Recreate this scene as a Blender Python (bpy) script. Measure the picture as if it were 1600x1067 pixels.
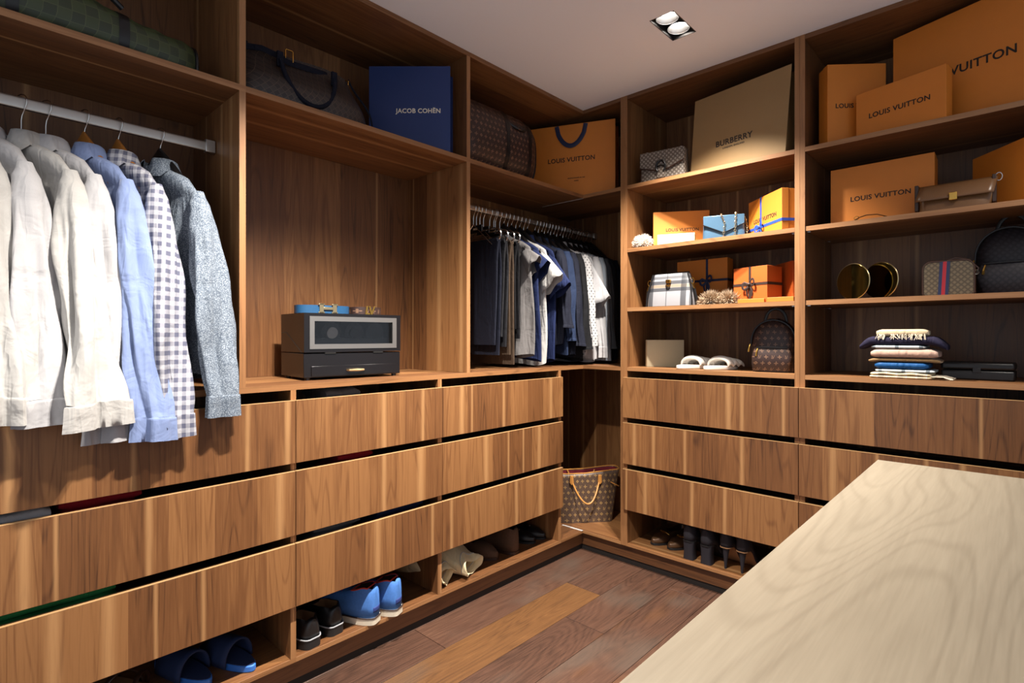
import bpy, math, random
from math import sin, cos, pi, sqrt, radians, atan2, hypot
from mathutils import Vector, Matrix

for o in list(bpy.data.objects):
    bpy.data.objects.remove(o)
scene = bpy.context.scene
COL = scene.collection

# ---------------------------------------------------------------- camera
cam_d = bpy.data.cameras.new('camera')
cam = bpy.data.objects.new('camera', cam_d)
COL.objects.link(cam)
cam.location = (1.81, -2.5275, 1.217)
cam.rotation_euler = (pi / 2, 0, radians(43.042))
cam_d.sensor_width = 36
cam_d.lens = 36 * 851.5 / 1600
cam_d.shift_y = -8.0 / 1600
cam_d.clip_start = 0.02
scene.camera = cam

# ---------------------------------------------------------------- world: the soft light of the rest of the room
W = bpy.data.worlds.new('world')
scene.world = W
W.use_nodes = True
W.node_tree.nodes['Background'].inputs[0].default_value = (0.82, 0.89, 1.0, 1)
W.node_tree.nodes['Background'].inputs[1].default_value = 0.62

# ---------------------------------------------------------------- recessed ceiling downlights (x, y) and their strength; last three unseen and guessed
# ... and the way its two gimbals are turned (x, y)
FIX = [(0.762, -0.432, 0.9, ((-0.10, 0.0), (-0.02, 0.03))), (0.762, -1.72, 1.0, ((-0.12, -0.05), (-0.12, 0.12))), (0.762, -3.10, 0.2, ((-0.12, 0.0), (-0.12, 0.1))),
       (2.15, -0.62, 0.12, ((0.0, 0.12), (0.05, 0.12))), (2.60, -3.05, 0.9, ((0.1, 0.0), (0.0, -0.1)))]
SPOT_W = 205.0
SPOT_COL = (1.0, 0.93, 0.84)

scene.view_settings.view_transform = 'Standard'
scene.view_settings.look = 'None'
scene.view_settings.gamma = 1
scene.view_settings.use_curve_mapping = False
scene.view_settings.exposure = 0.15
scene.cycles.use_denoising = True
scene.cycles.sample_clamp_indirect = 6.0
scene.cycles.max_bounces = 8
scene.cycles.diffuse_bounces = 4
scene.cycles.glossy_bounces = 3

random.seed(7)
CEIL = 2.4945


# ================================================================ mesh helpers
def lerp(a, b, t):
    return a + (b - a) * t


def sstep(a, b, x):
    t = max(0.0, min(1.0, (x - a) / (b - a)))
    return t * t * (3 - 2 * t)


def interp(pts, x):
    if x <= pts[0][0]:
        return pts[0][1]
    for (x0, y0), (x1, y1) in zip(pts, pts[1:]):
        if x <= x1:
            t = (x - x0) / (x1 - x0)
            t = t * t * (3 - 2 * t)
            return y0 + (y1 - y0) * t
    return pts[-1][1]


class MB:
    def __init__(s):
        s.v = []
        s.f = []
        s.m = []

    def add(s, verts, faces, m=0):
        b = len(s.v)
        s.v += [tuple(p) for p in verts]
        for f in faces:
            s.f.append(tuple(i + b for i in f))
            s.m.append(m)
        return s

    def box(s, x0, x1, y0, y1, z0, z1, m=0):
        v = [(x0, y0, z0), (x1, y0, z0), (x1, y1, z0), (x0, y1, z0), (x0, y0, z1), (x1, y0, z1), (x1, y1, z1), (x0, y1, z1)]
        return s.add(v, [(0, 3, 2, 1), (4, 5, 6, 7), (0, 1, 5, 4), (1, 2, 6, 5), (2, 3, 7, 6), (3, 0, 4, 7)], m)

    def loft(s, rings, closed=True, cap0=True, cap1=True, m=0, mfun=None):
        n = len(rings[0])
        b = len(s.v)
        for r in rings:
            s.v += [tuple(p) for p in r]
        for i in range(len(rings) - 1):
            for j in range(n if closed else n - 1):
                k = (j + 1) % n
                s.f.append((b + i * n + j, b + i * n + k, b + (i + 1) * n + k, b + (i + 1) * n + j))
                s.m.append(mfun(i, j) if mfun else m)
        if cap0 and closed:
            s.f.append(tuple(b + j for j in range(n - 1, -1, -1)))
            s.m.append(m)
        if cap1 and closed:
            o = b + (len(rings) - 1) * n
            s.f.append(tuple(o + j for j in range(n)))
            s.m.append(m)
        return s

    def tube(s, pts, r, n=8, closed=False, m=0, flat=None, up=None):
        P = [Vector(p) for p in pts]
        N = len(P)
        rings = []
        prev = None
        for i in range(N):
            if closed:
                t = P[(i + 1) % N] - P[i - 1]
            else:
                t = P[min(i + 1, N - 1)] - P[max(i - 1, 0)]
            if t.length < 1e-9:
                t = Vector((0, 0, 1))
            t.normalize()
            if prev is None:
                a = Vector(up) if up else (Vector((0, 0, 1)) if abs(t.z) < 0.9 else Vector((1, 0, 0)))
            else:
                a = Vector(up) if up else prev
            a = (a - t * a.dot(t))
            if a.length < 1e-6:
                a = Vector((1, 0, 0)) - t * t.x
            a.normalize()
            prev = a
            c = t.cross(a)
            rr = r[i] if isinstance(r, (list, tuple)) else r
            f = flat or 1.0
            rings.append([P[i] + a * (rr * cos(2 * pi * k / n)) + c * (rr * f * sin(2 * pi * k / n)) for k in range(n)])
        if closed:
            rings.append(rings[0])
            return s.loft(rings, True, False, False, m)
        return s.loft(rings, True, True, True, m)

    def prism(s, poly, y0, y1, m=0, tf=None):
        """polygon in (x,z) pulled along y"""
        n = len(poly)
        v = [(x, y0, z) for x, z in poly] + [(x, y1, z) for x, z in poly]
        if tf:
            v = [tf(p) for p in v]
        f = [tuple(range(n)), tuple(range(2 * n - 1, n - 1, -1))]
        f += [(i, i + n, (i + 1) % n + n, (i + 1) % n) for i in range(n)]
        return s.add(v, f, m)

    def plate(s, poly, z0, z1, m=0):
        """polygon in (x,y) pulled along z"""
        n = len(poly)
        v = [(x, y, z0) for x, y in poly] + [(x, y, z1) for x, y in poly]
        f = [tuple(range(n - 1, -1, -1)), tuple(range(n, 2 * n))]
        f += [(i, (i + 1) % n, (i + 1) % n + n, i + n) for i in range(n)]
        return s.add(v, f, m)

    def grid(s, fn, nu, nv, m=0):
        v = [fn(i / nu, j / nv) for i in range(nu + 1) for j in range(nv + 1)]
        f = []
        for i in range(nu):
            for j in range(nv):
                a = i * (nv + 1) + j
                f.append((a, a + nv + 1, a + nv + 2, a + 1))
        return s.add(v, f, m)

    def ball(s, c, r, nu=16, nv=10, m=0, fn=None):
        rx, ry, rz = r if isinstance(r, (tuple, list)) else (r, r, r)
        rings = []
        for i in range(1, nv):
            t = -pi / 2 + pi * i / nv
            rings.append([(c[0] + rx * cos(t) * cos(2 * pi * k / nu), c[1] + ry * cos(t) * sin(2 * pi * k / nu), c[2] + rz * sin(t)) for k in range(nu)])
        if fn:
            rings = [[fn(p) for p in r_] for r_ in rings]
        return s.loft(rings, True, True, True, m)

    def disc(s, c, r, z0, z1, n=20, m=0):
        return s.plate([(c[0] + r * cos(2 * pi * k / n), c[1] + r * sin(2 * pi * k / n)) for k in range(n)], z0, z1, m)


def build(name, mb, mats, parent=None, bevel=0.0, smooth=35, sub=0, solid=0.0, world=False, seg=2, kind=None, label=None, loc=None, rot=None):
    me = bpy.data.meshes.new(name)
    v = mb.v
    if world and parent is not None:
        l = parent.location
        v = [(p[0] - l[0], p[1] - l[1], p[2] - l[2]) for p in v]
    me.from_pydata(v, [], mb.f)
    if not isinstance(mats, (list, tuple)):
        mats = [mats]
    for m in mats:
        me.materials.append(m)
    if len(mats) > 1:
        me.polygons.foreach_set('material_index', mb.m)
    if smooth:
        me.shade_smooth()
        me.set_sharp_from_angle(angle=radians(smooth))
    me.update()
    o = bpy.data.objects.new(name, me)
    COL.objects.link(o)
    if parent is not None:
        o.parent = parent
    if loc:
        o.location = loc
    if rot:
        o.rotation_euler = rot
    if solid:
        md = o.modifiers.new('solid', 'SOLIDIFY')
        md.thickness = solid
        md.offset = 0
    if bevel:
        md = o.modifiers.new('bevel', 'BEVEL')
        md.width = bevel
        md.segments = seg
        md.limit_method = 'ANGLE'
        md.angle_limit = radians(40)
        md.harden_normals = False
    if sub:
        md = o.modifiers.new('sub', 'SUBSURF')
        md.levels = sub
        md.render_levels = sub
    if kind:
        o['kind'] = kind
    if label:
        o['label'] = label
    return o


def tag(o, label, cat, group=None):
    o['label'] = label
    o['category'] = cat
    if group:
        o['group'] = group
    return o


def thing(name, label, cat, loc=(0, 0, 0), rotz=0.0, group=None, rot=None):
    o = bpy.data.objects.new(name, None)
    o.empty_display_size = 0.05
    COL.objects.link(o)
    o.location = loc
    o.rotation_euler = rot if rot else (0, 0, rotz)
    return tag(o, label, cat, group)


def struct(name, mb, mat, **k):
    return build(name, mb, mat, kind='structure', **k)


def dup(root):
    r = root.copy()
    COL.objects.link(r)
    for ch in list(root.children):
        c = ch.copy()
        COL.objects.link(c)
        c.parent = r
        for g in ch.children:
            d = g.copy()
            COL.objects.link(d)
            d.parent = c
    return r


def face(P0, P1):
    """front face from left corner to right corner, as seen from the room -> mid point, turn, width"""
    dx, dy = P1[0] - P0[0], P1[1] - P0[1]
    return ((P0[0] + P1[0]) / 2, (P0[1] + P1[1]) / 2), atan2(dy, dx), hypot(dx, dy)


def lettering(text, width, mat, parent, x, y, z, height=None, lean=0.0, name='lettering', rot=(pi / 2, 0, 0), sp=1.05, thick=0.0006):
    cu = bpy.data.curves.new('text', 'FONT')
    cu.body = text
    cu.align_x = 'CENTER'
    cu.space_character = sp
    cu.extrude = 0.01
    cu.offset = 0.018
    cu.resolution_u = 3
    ob = bpy.data.objects.new('text_tmp', cu)
    COL.objects.link(ob)
    dg = bpy.context.evaluated_depsgraph_get()
    me = bpy.data.meshes.new_from_object(ob.evaluated_get(dg))
    bpy.data.objects.remove(ob)
    bpy.data.curves.remove(cu)
    xs = [v.co.x for v in me.vertices]
    ys = [v.co.y for v in me.vertices]
    k = width / (max(xs) - min(xs))
    ky = k if height is None else height / (max(ys) - min(ys))
    cx = (max(xs) + min(xs)) / 2
    cy = (max(ys) + min(ys)) / 2
    for v in me.vertices:
        v.co = ((v.co.x - cx) * k + lean * (v.co.y - cy) * ky, (v.co.y - cy) * ky, v.co.z / 0.01 * thick)
    me.materials.clear()
    me.materials.append(mat)
    me.name = name
    o = bpy.data.objects.new(name, me)
    COL.objects.link(o)
    o.parent = parent
    o.location = (x, y, z)
    o.rotation_euler = rot
    return o


# ================================================================ materials
def lin(r, g, b):
    return tuple((c / 255 / 12.92) if c / 255 <= 0.04045 else ((c / 255 + 0.055) / 1.055) ** 2.4 for c in (r, g, b)) + (1.0,)


class G:
    def __init__(s, name, col=(128, 128, 128), rough=0.5, metal=0.0, spec=0.5):
        s.mat = bpy.data.materials.new(name)
        s.mat.use_nodes = True
        s.nt = s.mat.node_tree
        s.b = s.nt.nodes['Principled BSDF']
        s.b.inputs['Base Color'].default_value = lin(*col)
        s.b.inputs['Roughness'].default_value = rough
        s.b.inputs['Metallic'].default_value = metal
        s.b.inputs['Specular IOR Level'].default_value = spec
        s.mat.diffuse_color = lin(*col)

    def n(s, t, **kw):
        nd = s.nt.nodes.new(t)
        for k, v in kw.items():
            setattr(nd, k, v)
        return nd

    def put(s, sock, v):
        if hasattr(v, 'is_output'):
            s.nt.links.new(v, sock)
        else:
            if sock.type == 'RGBA' and len(v) == 3:
                v = lin(*v)
            sock.default_value = v

    def m(s, op, a, b=None, c=None, clamp=False):
        nd = s.n('ShaderNodeMath', operation=op)
        nd.use_clamp = clamp
        for i, v in enumerate((a, b, c)):
            if v is not None:
                s.put(nd.inputs[i], v)
        return nd.outputs[0]

    def add(s, a, b):
        return s.m('ADD', a, b)

    def mul(s, a, b):
        return s.m('MULTIPLY', a, b)

    def mix(s, f, a, b, mode='MIX'):
        nd = s.n('ShaderNodeMix', data_type='RGBA', blend_type=mode)
        s.put(nd.inputs[0], f)
        s.put(nd.inputs[6], a)
        s.put(nd.inputs[7], b)
        return nd.outputs[2]

    def comb(s, x, y, z):
        nd = s.n('ShaderNodeCombineXYZ')
        for i, v in enumerate((x, y, z)):
            s.put(nd.inputs[i], v)
        return nd.outputs[0]

    def noise(s, vec, scale=5.0, detail=2.0, rough=0.5, dist=0.0):
        nd = s.n('ShaderNodeTexNoise')
        s.put(nd.inputs['Vector'], vec)
        nd.inputs['Scale'].default_value = scale
        nd.inputs['Detail'].default_value = detail
        nd.inputs['Roughness'].default_value = rough
        nd.inputs['Distortion'].default_value = dist
        return nd.outputs[0]

    def white(s, w):
        nd = s.n('ShaderNodeTexWhiteNoise', noise_dimensions='1D')
        s.put(nd.inputs['W'], w)
        return nd.outputs[0]

    def smooth(s, x, a, b, lo=0.0, hi=1.0):
        nd = s.n('ShaderNodeMapRange', interpolation_type='SMOOTHSTEP')
        s.put(nd.inputs[0], x)
        for i, v in enumerate((a, b, lo, hi)):
            nd.inputs[i + 1].default_value = v
        return nd.outputs[0]

    def xyz(s, vec):
        nd = s.n('ShaderNodeSeparateXYZ')
        s.put(nd.inputs[0], vec)
        return nd.outputs

    def pos(s):
        return s.xyz(s.n('ShaderNodeNewGeometry').outputs['Position'])

    def objv(s):
        return s.n('ShaderNodeTexCoord').outputs['Object']

    def obj(s):
        return s.xyz(s.objv())

    def rnd(s):
        return s.n('ShaderNodeObjectInfo').outputs['Random']

    def bump(s, h, strength=0.3, dist=0.002):
        nd = s.n('ShaderNodeBump')
        nd.inputs['Strength'].default_value = strength
        nd.inputs['Distance'].default_value = dist
        s.put(nd.inputs['Height'], h)
        s.nt.links.new(nd.outputs[0], s.b.inputs['Normal'])

    def col(s, c):
        s.put(s.b.inputs['Base Color'], c)

    def rough(s, r):
        s.put(s.b.inputs['Roughness'], r)


def plain(name, col, rough=0.5, metal=0.0, spec=0.5, grain=0.0, gs=300):
    g = G(name, col, rough, metal, spec)
    if grain:
        v = g.objv()
        nz = g.noise(v, gs, 2)
        big = g.noise(v, gs / 25, 2)
        dark = tuple(int(c * (1 - grain)) for c in col)
        lite = tuple(min(255, int(c * (1 + grain * 0.6))) for c in col)
        g.col(g.mix(g.add(g.mul(nz, 0.6), g.mul(big, 0.4)), dark, lite))
        g.bump(nz, 0.15, 0.001)
    return g.mat


def wood(name, grain, dark, mid, light, sap, band=0.13, streak=0.5, contrast=1.0, rough=0.42):
    g = G(name, mid, rough)
    x, y, z = g.pos()
    r = g.mul(g.rnd(), 37.0)
    if grain == 'z':
        u, w = g.add(g.add(x, y), r), z
    elif grain == 'x':
        u, w = g.add(g.add(y, z), r), x
    else:
        u, w = g.add(g.add(x, z), r), y
    # slow bands: leaves of veneer side by side
    wob = g.noise(g.comb(g.mul(u, 2.0), g.mul(w, 0.12), r), 1.0, 2)
    ub = g.add(g.m('DIVIDE', u, band), g.mul(wob, 0.8))
    cell = g.m('FLOOR', ub)
    fr = g.m('FRACT', ub)
    t1 = g.white(cell)
    t2 = g.white(g.add(cell, 57.3))
    t3 = g.white(g.add(cell, 113.9))
    # cathedral figure: contour lines of a stretched noise
    nz = g.noise(g.comb(g.mul(u, 11.0), g.mul(w, 0.75), g.mul(cell, 3.7)), 1.0, 1.0, 0.4)
    cont = g.m('PINGPONG', g.mul(nz, 13.0), 0.5)
    cont = g.smooth(g.mul(cont, 2.0), 0.0, 0.35)
    fine = g.noise(g.comb(g.mul(u, 260.0), g.mul(w, 7.0), r), 1.0, 3, 0.6)
    mid_n = g.noise(g.comb(g.mul(u, 45.0), g.mul(w, 1.6), r), 1.0, 3, 0.6)
    tone = g.add(g.add(g.mul(t1, 0.34 * contrast), g.mul(cont, 0.13)), g.add(g.mul(fine, 0.42), g.mul(mid_n, 0.42)))
    tone = g.m('SUBTRACT', tone, 0.14)
    c = g.mix(g.smooth(tone, 0.16, 0.50), dark, mid)
    c = g.mix(g.smooth(tone, 0.46, 0.80), c, light)
    # sapwood streaks
    pos_ = g.add(g.mul(t2, 0.7), 0.15)
    d = g.m('ABSOLUTE', g.m('SUBTRACT', fr, pos_))
    wid = g.add(g.mul(t1, 0.10), 0.04)
    st = g.smooth(g.m('DIVIDE', d, wid), 0.0, 1.3, 0.95, 0.0)
    on = g.m('GREATER_THAN', t3, 1.0 - streak)
    st = g.mul(g.mul(st, on), g.add(g.mul(fine, 0.5), 0.5))
    c = g.mix(st, c, sap)
    g.col(c)
    g.bump(fine, 0.12, 0.0006)
    g.rough(g.add(g.mul(fine, 0.15), rough - 0.05))
    return g.mat


WD = dict(dark=(62, 37, 21), mid=(108, 70, 40), light=(138, 96, 58), sap=(172, 130, 86))
wood_v = wood('walnut_vertical', 'z', **WD)
wood_x = wood('walnut_along_x', 'x', streak=0.35, **WD)
wood_y = wood('walnut_along_y', 'y', streak=0.35, **WD)
edge_col = dict(dark=(104, 70, 42), mid=(142, 99, 62), light=(160, 116, 76), sap=(176, 132, 90))
edge_z = wood('walnut_edge_vertical', 'z', band=0.3, streak=0.1, **edge_col)
edge_x = wood('walnut_edge_along_x', 'x', band=0.3, streak=0.1, **edge_col)
edge_y = wood('walnut_edge_along_y', 'y', band=0.3, streak=0.1, **edge_col)


def floor_mat(name, dark, mid, light, gold):
    g = G(name, mid, 0.42)
    x, y, z = g.pos()
    r = g.mul(g.rnd(), 41.0)
    u = g.add(x, r)
    nz = g.noise(g.comb(g.mul(u, 6.0), g.mul(y, 0.9), r), 1.0, 2, 0.5, 0.3)
    cont = g.m('PINGPONG', g.mul(nz, 24.0), 0.5)
    fine = g.noise(g.comb(g.mul(u, 170.0), g.mul(y, 6.0), r), 1.0, 3, 0.65)
    big = g.noise(g.comb(g.mul(u, 3.2), g.mul(y, 1.5), g.add(r, 5.0)), 1.0, 3, 0.6)
    tone = g.add(g.add(g.mul(cont, 0.26), g.mul(fine, 0.62)), g.add(g.mul(big, 0.46), g.mul(g.rnd(), 0.14)))
    c = g.mix(g.smooth(tone, 0.35, 0.75), dark, mid)
    c = g.mix(g.smooth(tone, 0.70, 1.05), c, light)
    gm = g.smooth(g.noise(g.comb(g.mul(u, 4.0), g.mul(y, 1.2), g.add(r, 9.0)), 1.0, 2, 0.55), 0.58, 0.75)
    c = g.mix(g.mul(gm, 0.55), c, gold)
    grey = g.smooth(g.noise(g.comb(g.mul(u, 3.0), g.mul(y, 2.0), g.add(r, 21.0)), 1.0, 2, 0.5), 0.50, 0.72)
    c = g.mix(g.mul(grey, 0.45), c, (86, 78, 70))
    # knots
    vo = g.n('ShaderNodeTexVoronoi', feature='F1')
    g.put(vo.inputs['Vector'], g.comb(g.mul(u, 4.2), g.mul(y, 1.9), 0.0))
    vo.inputs['Scale'].default_value = 1.0
    kn = g.smooth(vo.outputs['Distance'], 0.03, 0.11, 1.0, 0.0)
    c = g.mix(g.mul(kn, 0.75), c, (50, 33, 26))
    g.col(c)
    g.bump(g.add(fine, g.mul(cont, 0.4)), 0.25, 0.001)
    return g.mat


floor_a = floor_mat('smoked_oak', (48, 32, 25), (80, 55, 43), (106, 77, 60), (126, 82, 42))
floor_b = floor_mat('smoked_oak_golden', (62, 40, 25), (98, 66, 38), (122, 85, 50), (132, 90, 46))


def pale_oak():
    g = G('pale_oak', (222, 200, 168), 0.45)
    x, y, z = g.pos()
    w = g.add(y, g.mul(z, 1.0))
    nz = g.noise(g.comb(g.mul(x, 3.0), g.mul(w, 0.62), 3.0), 1.0, 2, 0.45, 0.3)
    cont = g.m('PINGPONG', g.mul(nz, 34.0), 0.5)
    cont = g.smooth(g.mul(cont, 2.0), 0.0, 0.5)
    fine = g.noise(g.comb(g.mul(x, 230.0), g.mul(w, 8.0), 0.0), 1.0, 3, 0.6)
    mid_n = g.noise(g.comb(g.mul(x, 40.0), g.mul(w, 2.0), 0.0), 1.0, 3, 0.6)
    tone = g.add(g.add(g.mul(cont, 0.15), g.mul(fine, 0.45)), g.mul(mid_n, 0.45))
    c = g.mix(g.smooth(tone, 0.25, 0.9), (122, 111, 94), (142, 131, 113))
    g.col(c)
    g.bump(fine, 0.1, 0.0006)
    return g.mat


oak = pale_oak()
ceil_m = plain('ceiling_paint', (236, 240, 247), 0.9)
wall_m = plain('wall_paint', (205, 196, 184), 0.9)
black_gap = plain('gap_shade_plinth_black', (26, 20, 18), 0.7)  # painted shade of the gap under the plinths; also colours the island plinth
plinth_m = wood('walnut_plinth', 'x', dark=(58, 36, 22), mid=(100, 64, 38), light=(124, 82, 50), sap=(130, 90, 56), band=0.4, streak=0.0)
plinth_my = wood('walnut_plinth_along_y', 'y', dark=(58, 36, 22), mid=(100, 64, 38), light=(124, 82, 50), sap=(130, 90, 56), band=0.4, streak=0.0)
chrome = plain('polished_steel', (205, 203, 200), 0.22, 1.0)
satin = plain('satin_steel', (190, 186, 180), 0.38, 1.0)
gold = plain('gold_metal', (214, 168, 84), 0.25, 1.0)
gun = plain('dark_metal', (60, 58, 58), 0.35, 1.0)
strip_m = plain('pale_joint_strip', (190, 186, 184), 0.4)

orange = plain('saffron_card', (204, 122, 38), 0.55, grain=0.06, gs=500)
orange2 = plain('deep_orange_card', (196, 92, 32), 0.55, grain=0.06, gs=500)
print_dark = plain('dark_brown_print', (26, 17, 13), 0.7)
navy_ribbon = plain('navy_ribbon', (22, 34, 70), 0.6, grain=0.2)
blue_ribbon = plain('blue_ribbon', (36, 72, 168), 0.55, grain=0.15)
brown_ribbon = plain('dark_brown_ribbon', (52, 36, 30), 0.55, grain=0.2)
navy_card = plain('navy_card', (22, 48, 104), 0.5, grain=0.08, gs=500)
kraft = plain('kraft_card', (146, 118, 78), 0.6, grain=0.08, gs=400)
cream_card = plain('cream_card', (186, 171, 140), 0.6, grain=0.04)
bag_inside = plain('card_inside', (90, 70, 50), 0.8)
white_print = plain('cream_print', (232, 222, 200), 0.6)
black_lea = plain('black_leather', (24, 23, 25), 0.38, grain=0.25)
brown_lea = plain('dark_brown_leather', (58, 36, 26), 0.4, grain=0.25)
tan_lea = plain('natural_leather', (196, 134, 66), 0.45, grain=0.2)
olive_lea = plain('taupe_brown_leather', (112, 78, 48), 0.32, grain=0.15)


def lines_mask(g, v, period, width, phase=0.0):
    f = g.m('FRACT', g.add(g.m('DIVIDE', v, period), phase))
    return g.m('LESS_THAN', f, width)


def monogram(name, base, motif, cell=0.036, rough=0.42):
    g = G(name, base, rough)
    x, y, z = g.obj()
    u, v = g.add(x, y), z
    row = g.m('FLOOR', g.m('DIVIDE', v, cell))
    odd = g.m('MODULO', g.m('ABSOLUTE', row), 2.0)
    uu = g.add(g.m('DIVIDE', u, cell), g.mul(odd, 0.5))
    cx = g.m('FLOOR', uu)
    a = g.m('SUBTRACT', g.m('FRACT', uu), 0.5)
    b = g.m('SUBTRACT', g.m('FRACT', g.m('DIVIDE', v, cell)), 0.5)
    r = g.m('SQRT', g.add(g.mul(a, a), g.mul(b, b)))
    th = g.m('ARCTAN2', b, a)
    c2 = g.m('ABSOLUTE', g.m('COSINE', g.mul(th, 2.0)))
    star = g.m('LESS_THAN', r, g.add(g.mul(g.m('POWER', c2, 2.5), 0.24), 0.09))
    flower = g.m('LESS_THAN', r, g.add(g.mul(c2, 0.10), 0.17))
    hole = g.m('GREATER_THAN', r, 0.07)
    flower = g.mul(flower, hole)
    # interlaced letters: a slanted stroke with a foot and two strokes meeting below
    sl = g.m('LESS_THAN', g.m('ABSOLUTE', g.add(g.add(a, 0.13), g.mul(b, -0.25))), 0.035)
    sl = g.mul(sl, g.m('LESS_THAN', g.m('ABSOLUTE', b), 0.26))
    ft = g.mul(g.m('LESS_THAN', g.m('ABSOLUTE', g.add(b, 0.24)), 0.035), g.m('LESS_THAN', g.m('ABSOLUTE', g.add(a, 0.06)), 0.13))
    vee = g.m('LESS_THAN', g.m('ABSOLUTE', g.m('SUBTRACT', g.m('ABSOLUTE', g.add(a, -0.06)), g.mul(g.add(b, 0.2), 0.42))), 0.035)
    vee = g.mul(vee, g.m('LESS_THAN', g.m('ABSOLUTE', b), 0.26))
    lv = g.m('MAXIMUM', g.m('MAXIMUM', sl, ft), vee)
    k = g.m('MODULO', g.m('ABSOLUTE', g.add(cx, row)), 2.0)
    even = g.m('LESS_THAN', odd, 0.5)
    m1 = g.add(g.mul(g.m('LESS_THAN', k, 0.5), star), g.mul(g.m('GREATER_THAN', k, 0.5), lv))
    m2 = g.add(g.mul(g.m('LESS_THAN', k, 0.5), flower), g.mul(g.m('GREATER_THAN', k, 0.5), star))
    mk = g.add(g.mul(even, m1), g.mul(g.m('SUBTRACT', 1.0, even), m2))
    nz = g.noise(g.objv(), 220, 2)
    bs = g.mix(nz, tuple(int(c * 0.75) for c in base), tuple(min(255, int(c * 1.15)) for c in base))
    g.col(g.mix(g.mul(mk, 0.85), bs, motif))
    g.bump(nz, 0.15, 0.0008)
    return g.mat


mono = monogram('monogram_canvas', (84, 66, 54), (158, 126, 80), cell=0.032)
mono_s = monogram('small_monogram_canvas', (54, 38, 34), (122, 92, 72), cell=0.028)


def lattice(name, base, dot, line, cell=0.022):
    g = G(name, base, 0.5)
    x, y, z = g.obj()
    u = g.add(x, y)
    p = g.m('DIVIDE', g.add(u, z), cell)
    q = g.m('DIVIDE', g.m('SUBTRACT', u, z), cell)
    a = g.m('SUBTRACT', g.m('FRACT', p), 0.5)
    b = g.m('SUBTRACT', g.m('FRACT', q), 0.5)
    ln = g.m('MAXIMUM', g.m('GREATER_THAN', g.m('ABSOLUTE', a), 0.42), g.m('GREATER_THAN', g.m('ABSOLUTE', b), 0.42))
    r = g.m('SQRT', g.add(g.mul(a, a), g.mul(b, b)))
    dt = g.m('LESS_THAN', r, 0.30)
    c = g.mix(g.mul(dt, 0.8), base, dot)
    c = g.mix(g.mul(ln, 0.6), c, line)
    g.col(c)
    return g.mat


gg = lattice('beige_lattice_canvas', (104, 92, 80), (156, 148, 138), (68, 58, 50))
gg_d = lattice('olive_lattice_canvas', (84, 72, 54), (106, 92, 70), (50, 40, 30), 0.019)


def damier(name, c1, c2, line, cell=0.024, rot=False):
    g = G(name, c1, 0.45)
    x, y, z = g.obj()
    u, v = g.add(x, y), z
    if rot:
        u, v = g.add(u, v), g.m('SUBTRACT', u, v)
    a = g.m('FLOOR', g.m('DIVIDE', u, cell))
    b = g.m('FLOOR', g.m('DIVIDE', v, cell))
    k = g.m('MODULO', g.m('ABSOLUTE', g.add(a, b)), 2.0)
    c = g.mix(k, c1, c2)
    ln = g.m('MAXIMUM', lines_mask(g, u, cell, 0.07), lines_mask(g, v, cell, 0.07))
    c = g.mix(g.mul(ln, 0.6), c, line)
    g.col(c)
    return g.mat


damier_d = damier('graphite_check_canvas', (46, 40, 40), (58, 50, 47), (104, 88, 72), rot=True)
damier_g = damier('green_check_canvas', (62, 72, 44), (50, 58, 38), (84, 92, 58), 0.03)


def tartan(name, ground, dark, tan):
    g = G(name, ground, 0.5)
    x, y, z = g.obj()

    def band(v, c, hw):
        return g.m('LESS_THAN', g.m('ABSOLUTE', g.m('SUBTRACT', v, c)), hw)
    c = g.mix(g.mul(band(z, 0.104, 0.008), 0.8), ground, tan)
    for v, cc, hw, k in ((z, 0.086, 0.009, 0.8), (z, 0.122, 0.009, 0.8), (z, 0.148, 0.007, 0.6), (x, -0.098, 0.013, 0.75), (x, 0.078, 0.014, 0.75), (x, -0.012, 0.002, 0.7), (x, 0.112, 0.004, 0.7)):
        c = g.mix(g.mul(band(v, cc, hw), k), c, dark)
    g.col(c)
    return g.mat


tartan_m = tartan('check_canvas', (138, 138, 142), (26, 29, 36), (132, 112, 88))


def wrinkle(g):
    x, y, z = g.obj()
    a = g.noise(g.comb(g.mul(x, 26.0), g.mul(y, 26.0), g.mul(z, 4.5)), 1.0, 2, 0.5, 0.4)
    c = g.noise(g.comb(g.mul(x, 14.0), g.mul(y, 14.0), g.mul(z, 14.0)), 1.0, 3, 0.55, 0.6)
    rid = g.m('ABSOLUTE', g.m('SUBTRACT', a, 0.5))
    return g.add(g.m('SUBTRACT', g.mul(a, 0.8), g.mul(rid, 1.2)), g.mul(c, 0.7))


def cloth(name, col, rough=0.85, weave=900, fuzz=0.08):
    g = G(name, col, rough, 0, 0.2)
    v = g.objv()
    nz = g.noise(v, weave, 1)
    big = wrinkle(g)
    dk = tuple(int(c * (1 - fuzz)) for c in col)
    g.col(g.mix(nz, dk, col))
    g.b.inputs['Sheen Weight'].default_value = 0.12 if sum(col) > 300 else 0.0
    g.bump(g.add(g.mul(nz, 0.02), big), 0.55, 0.016)
    return g.mat


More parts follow.
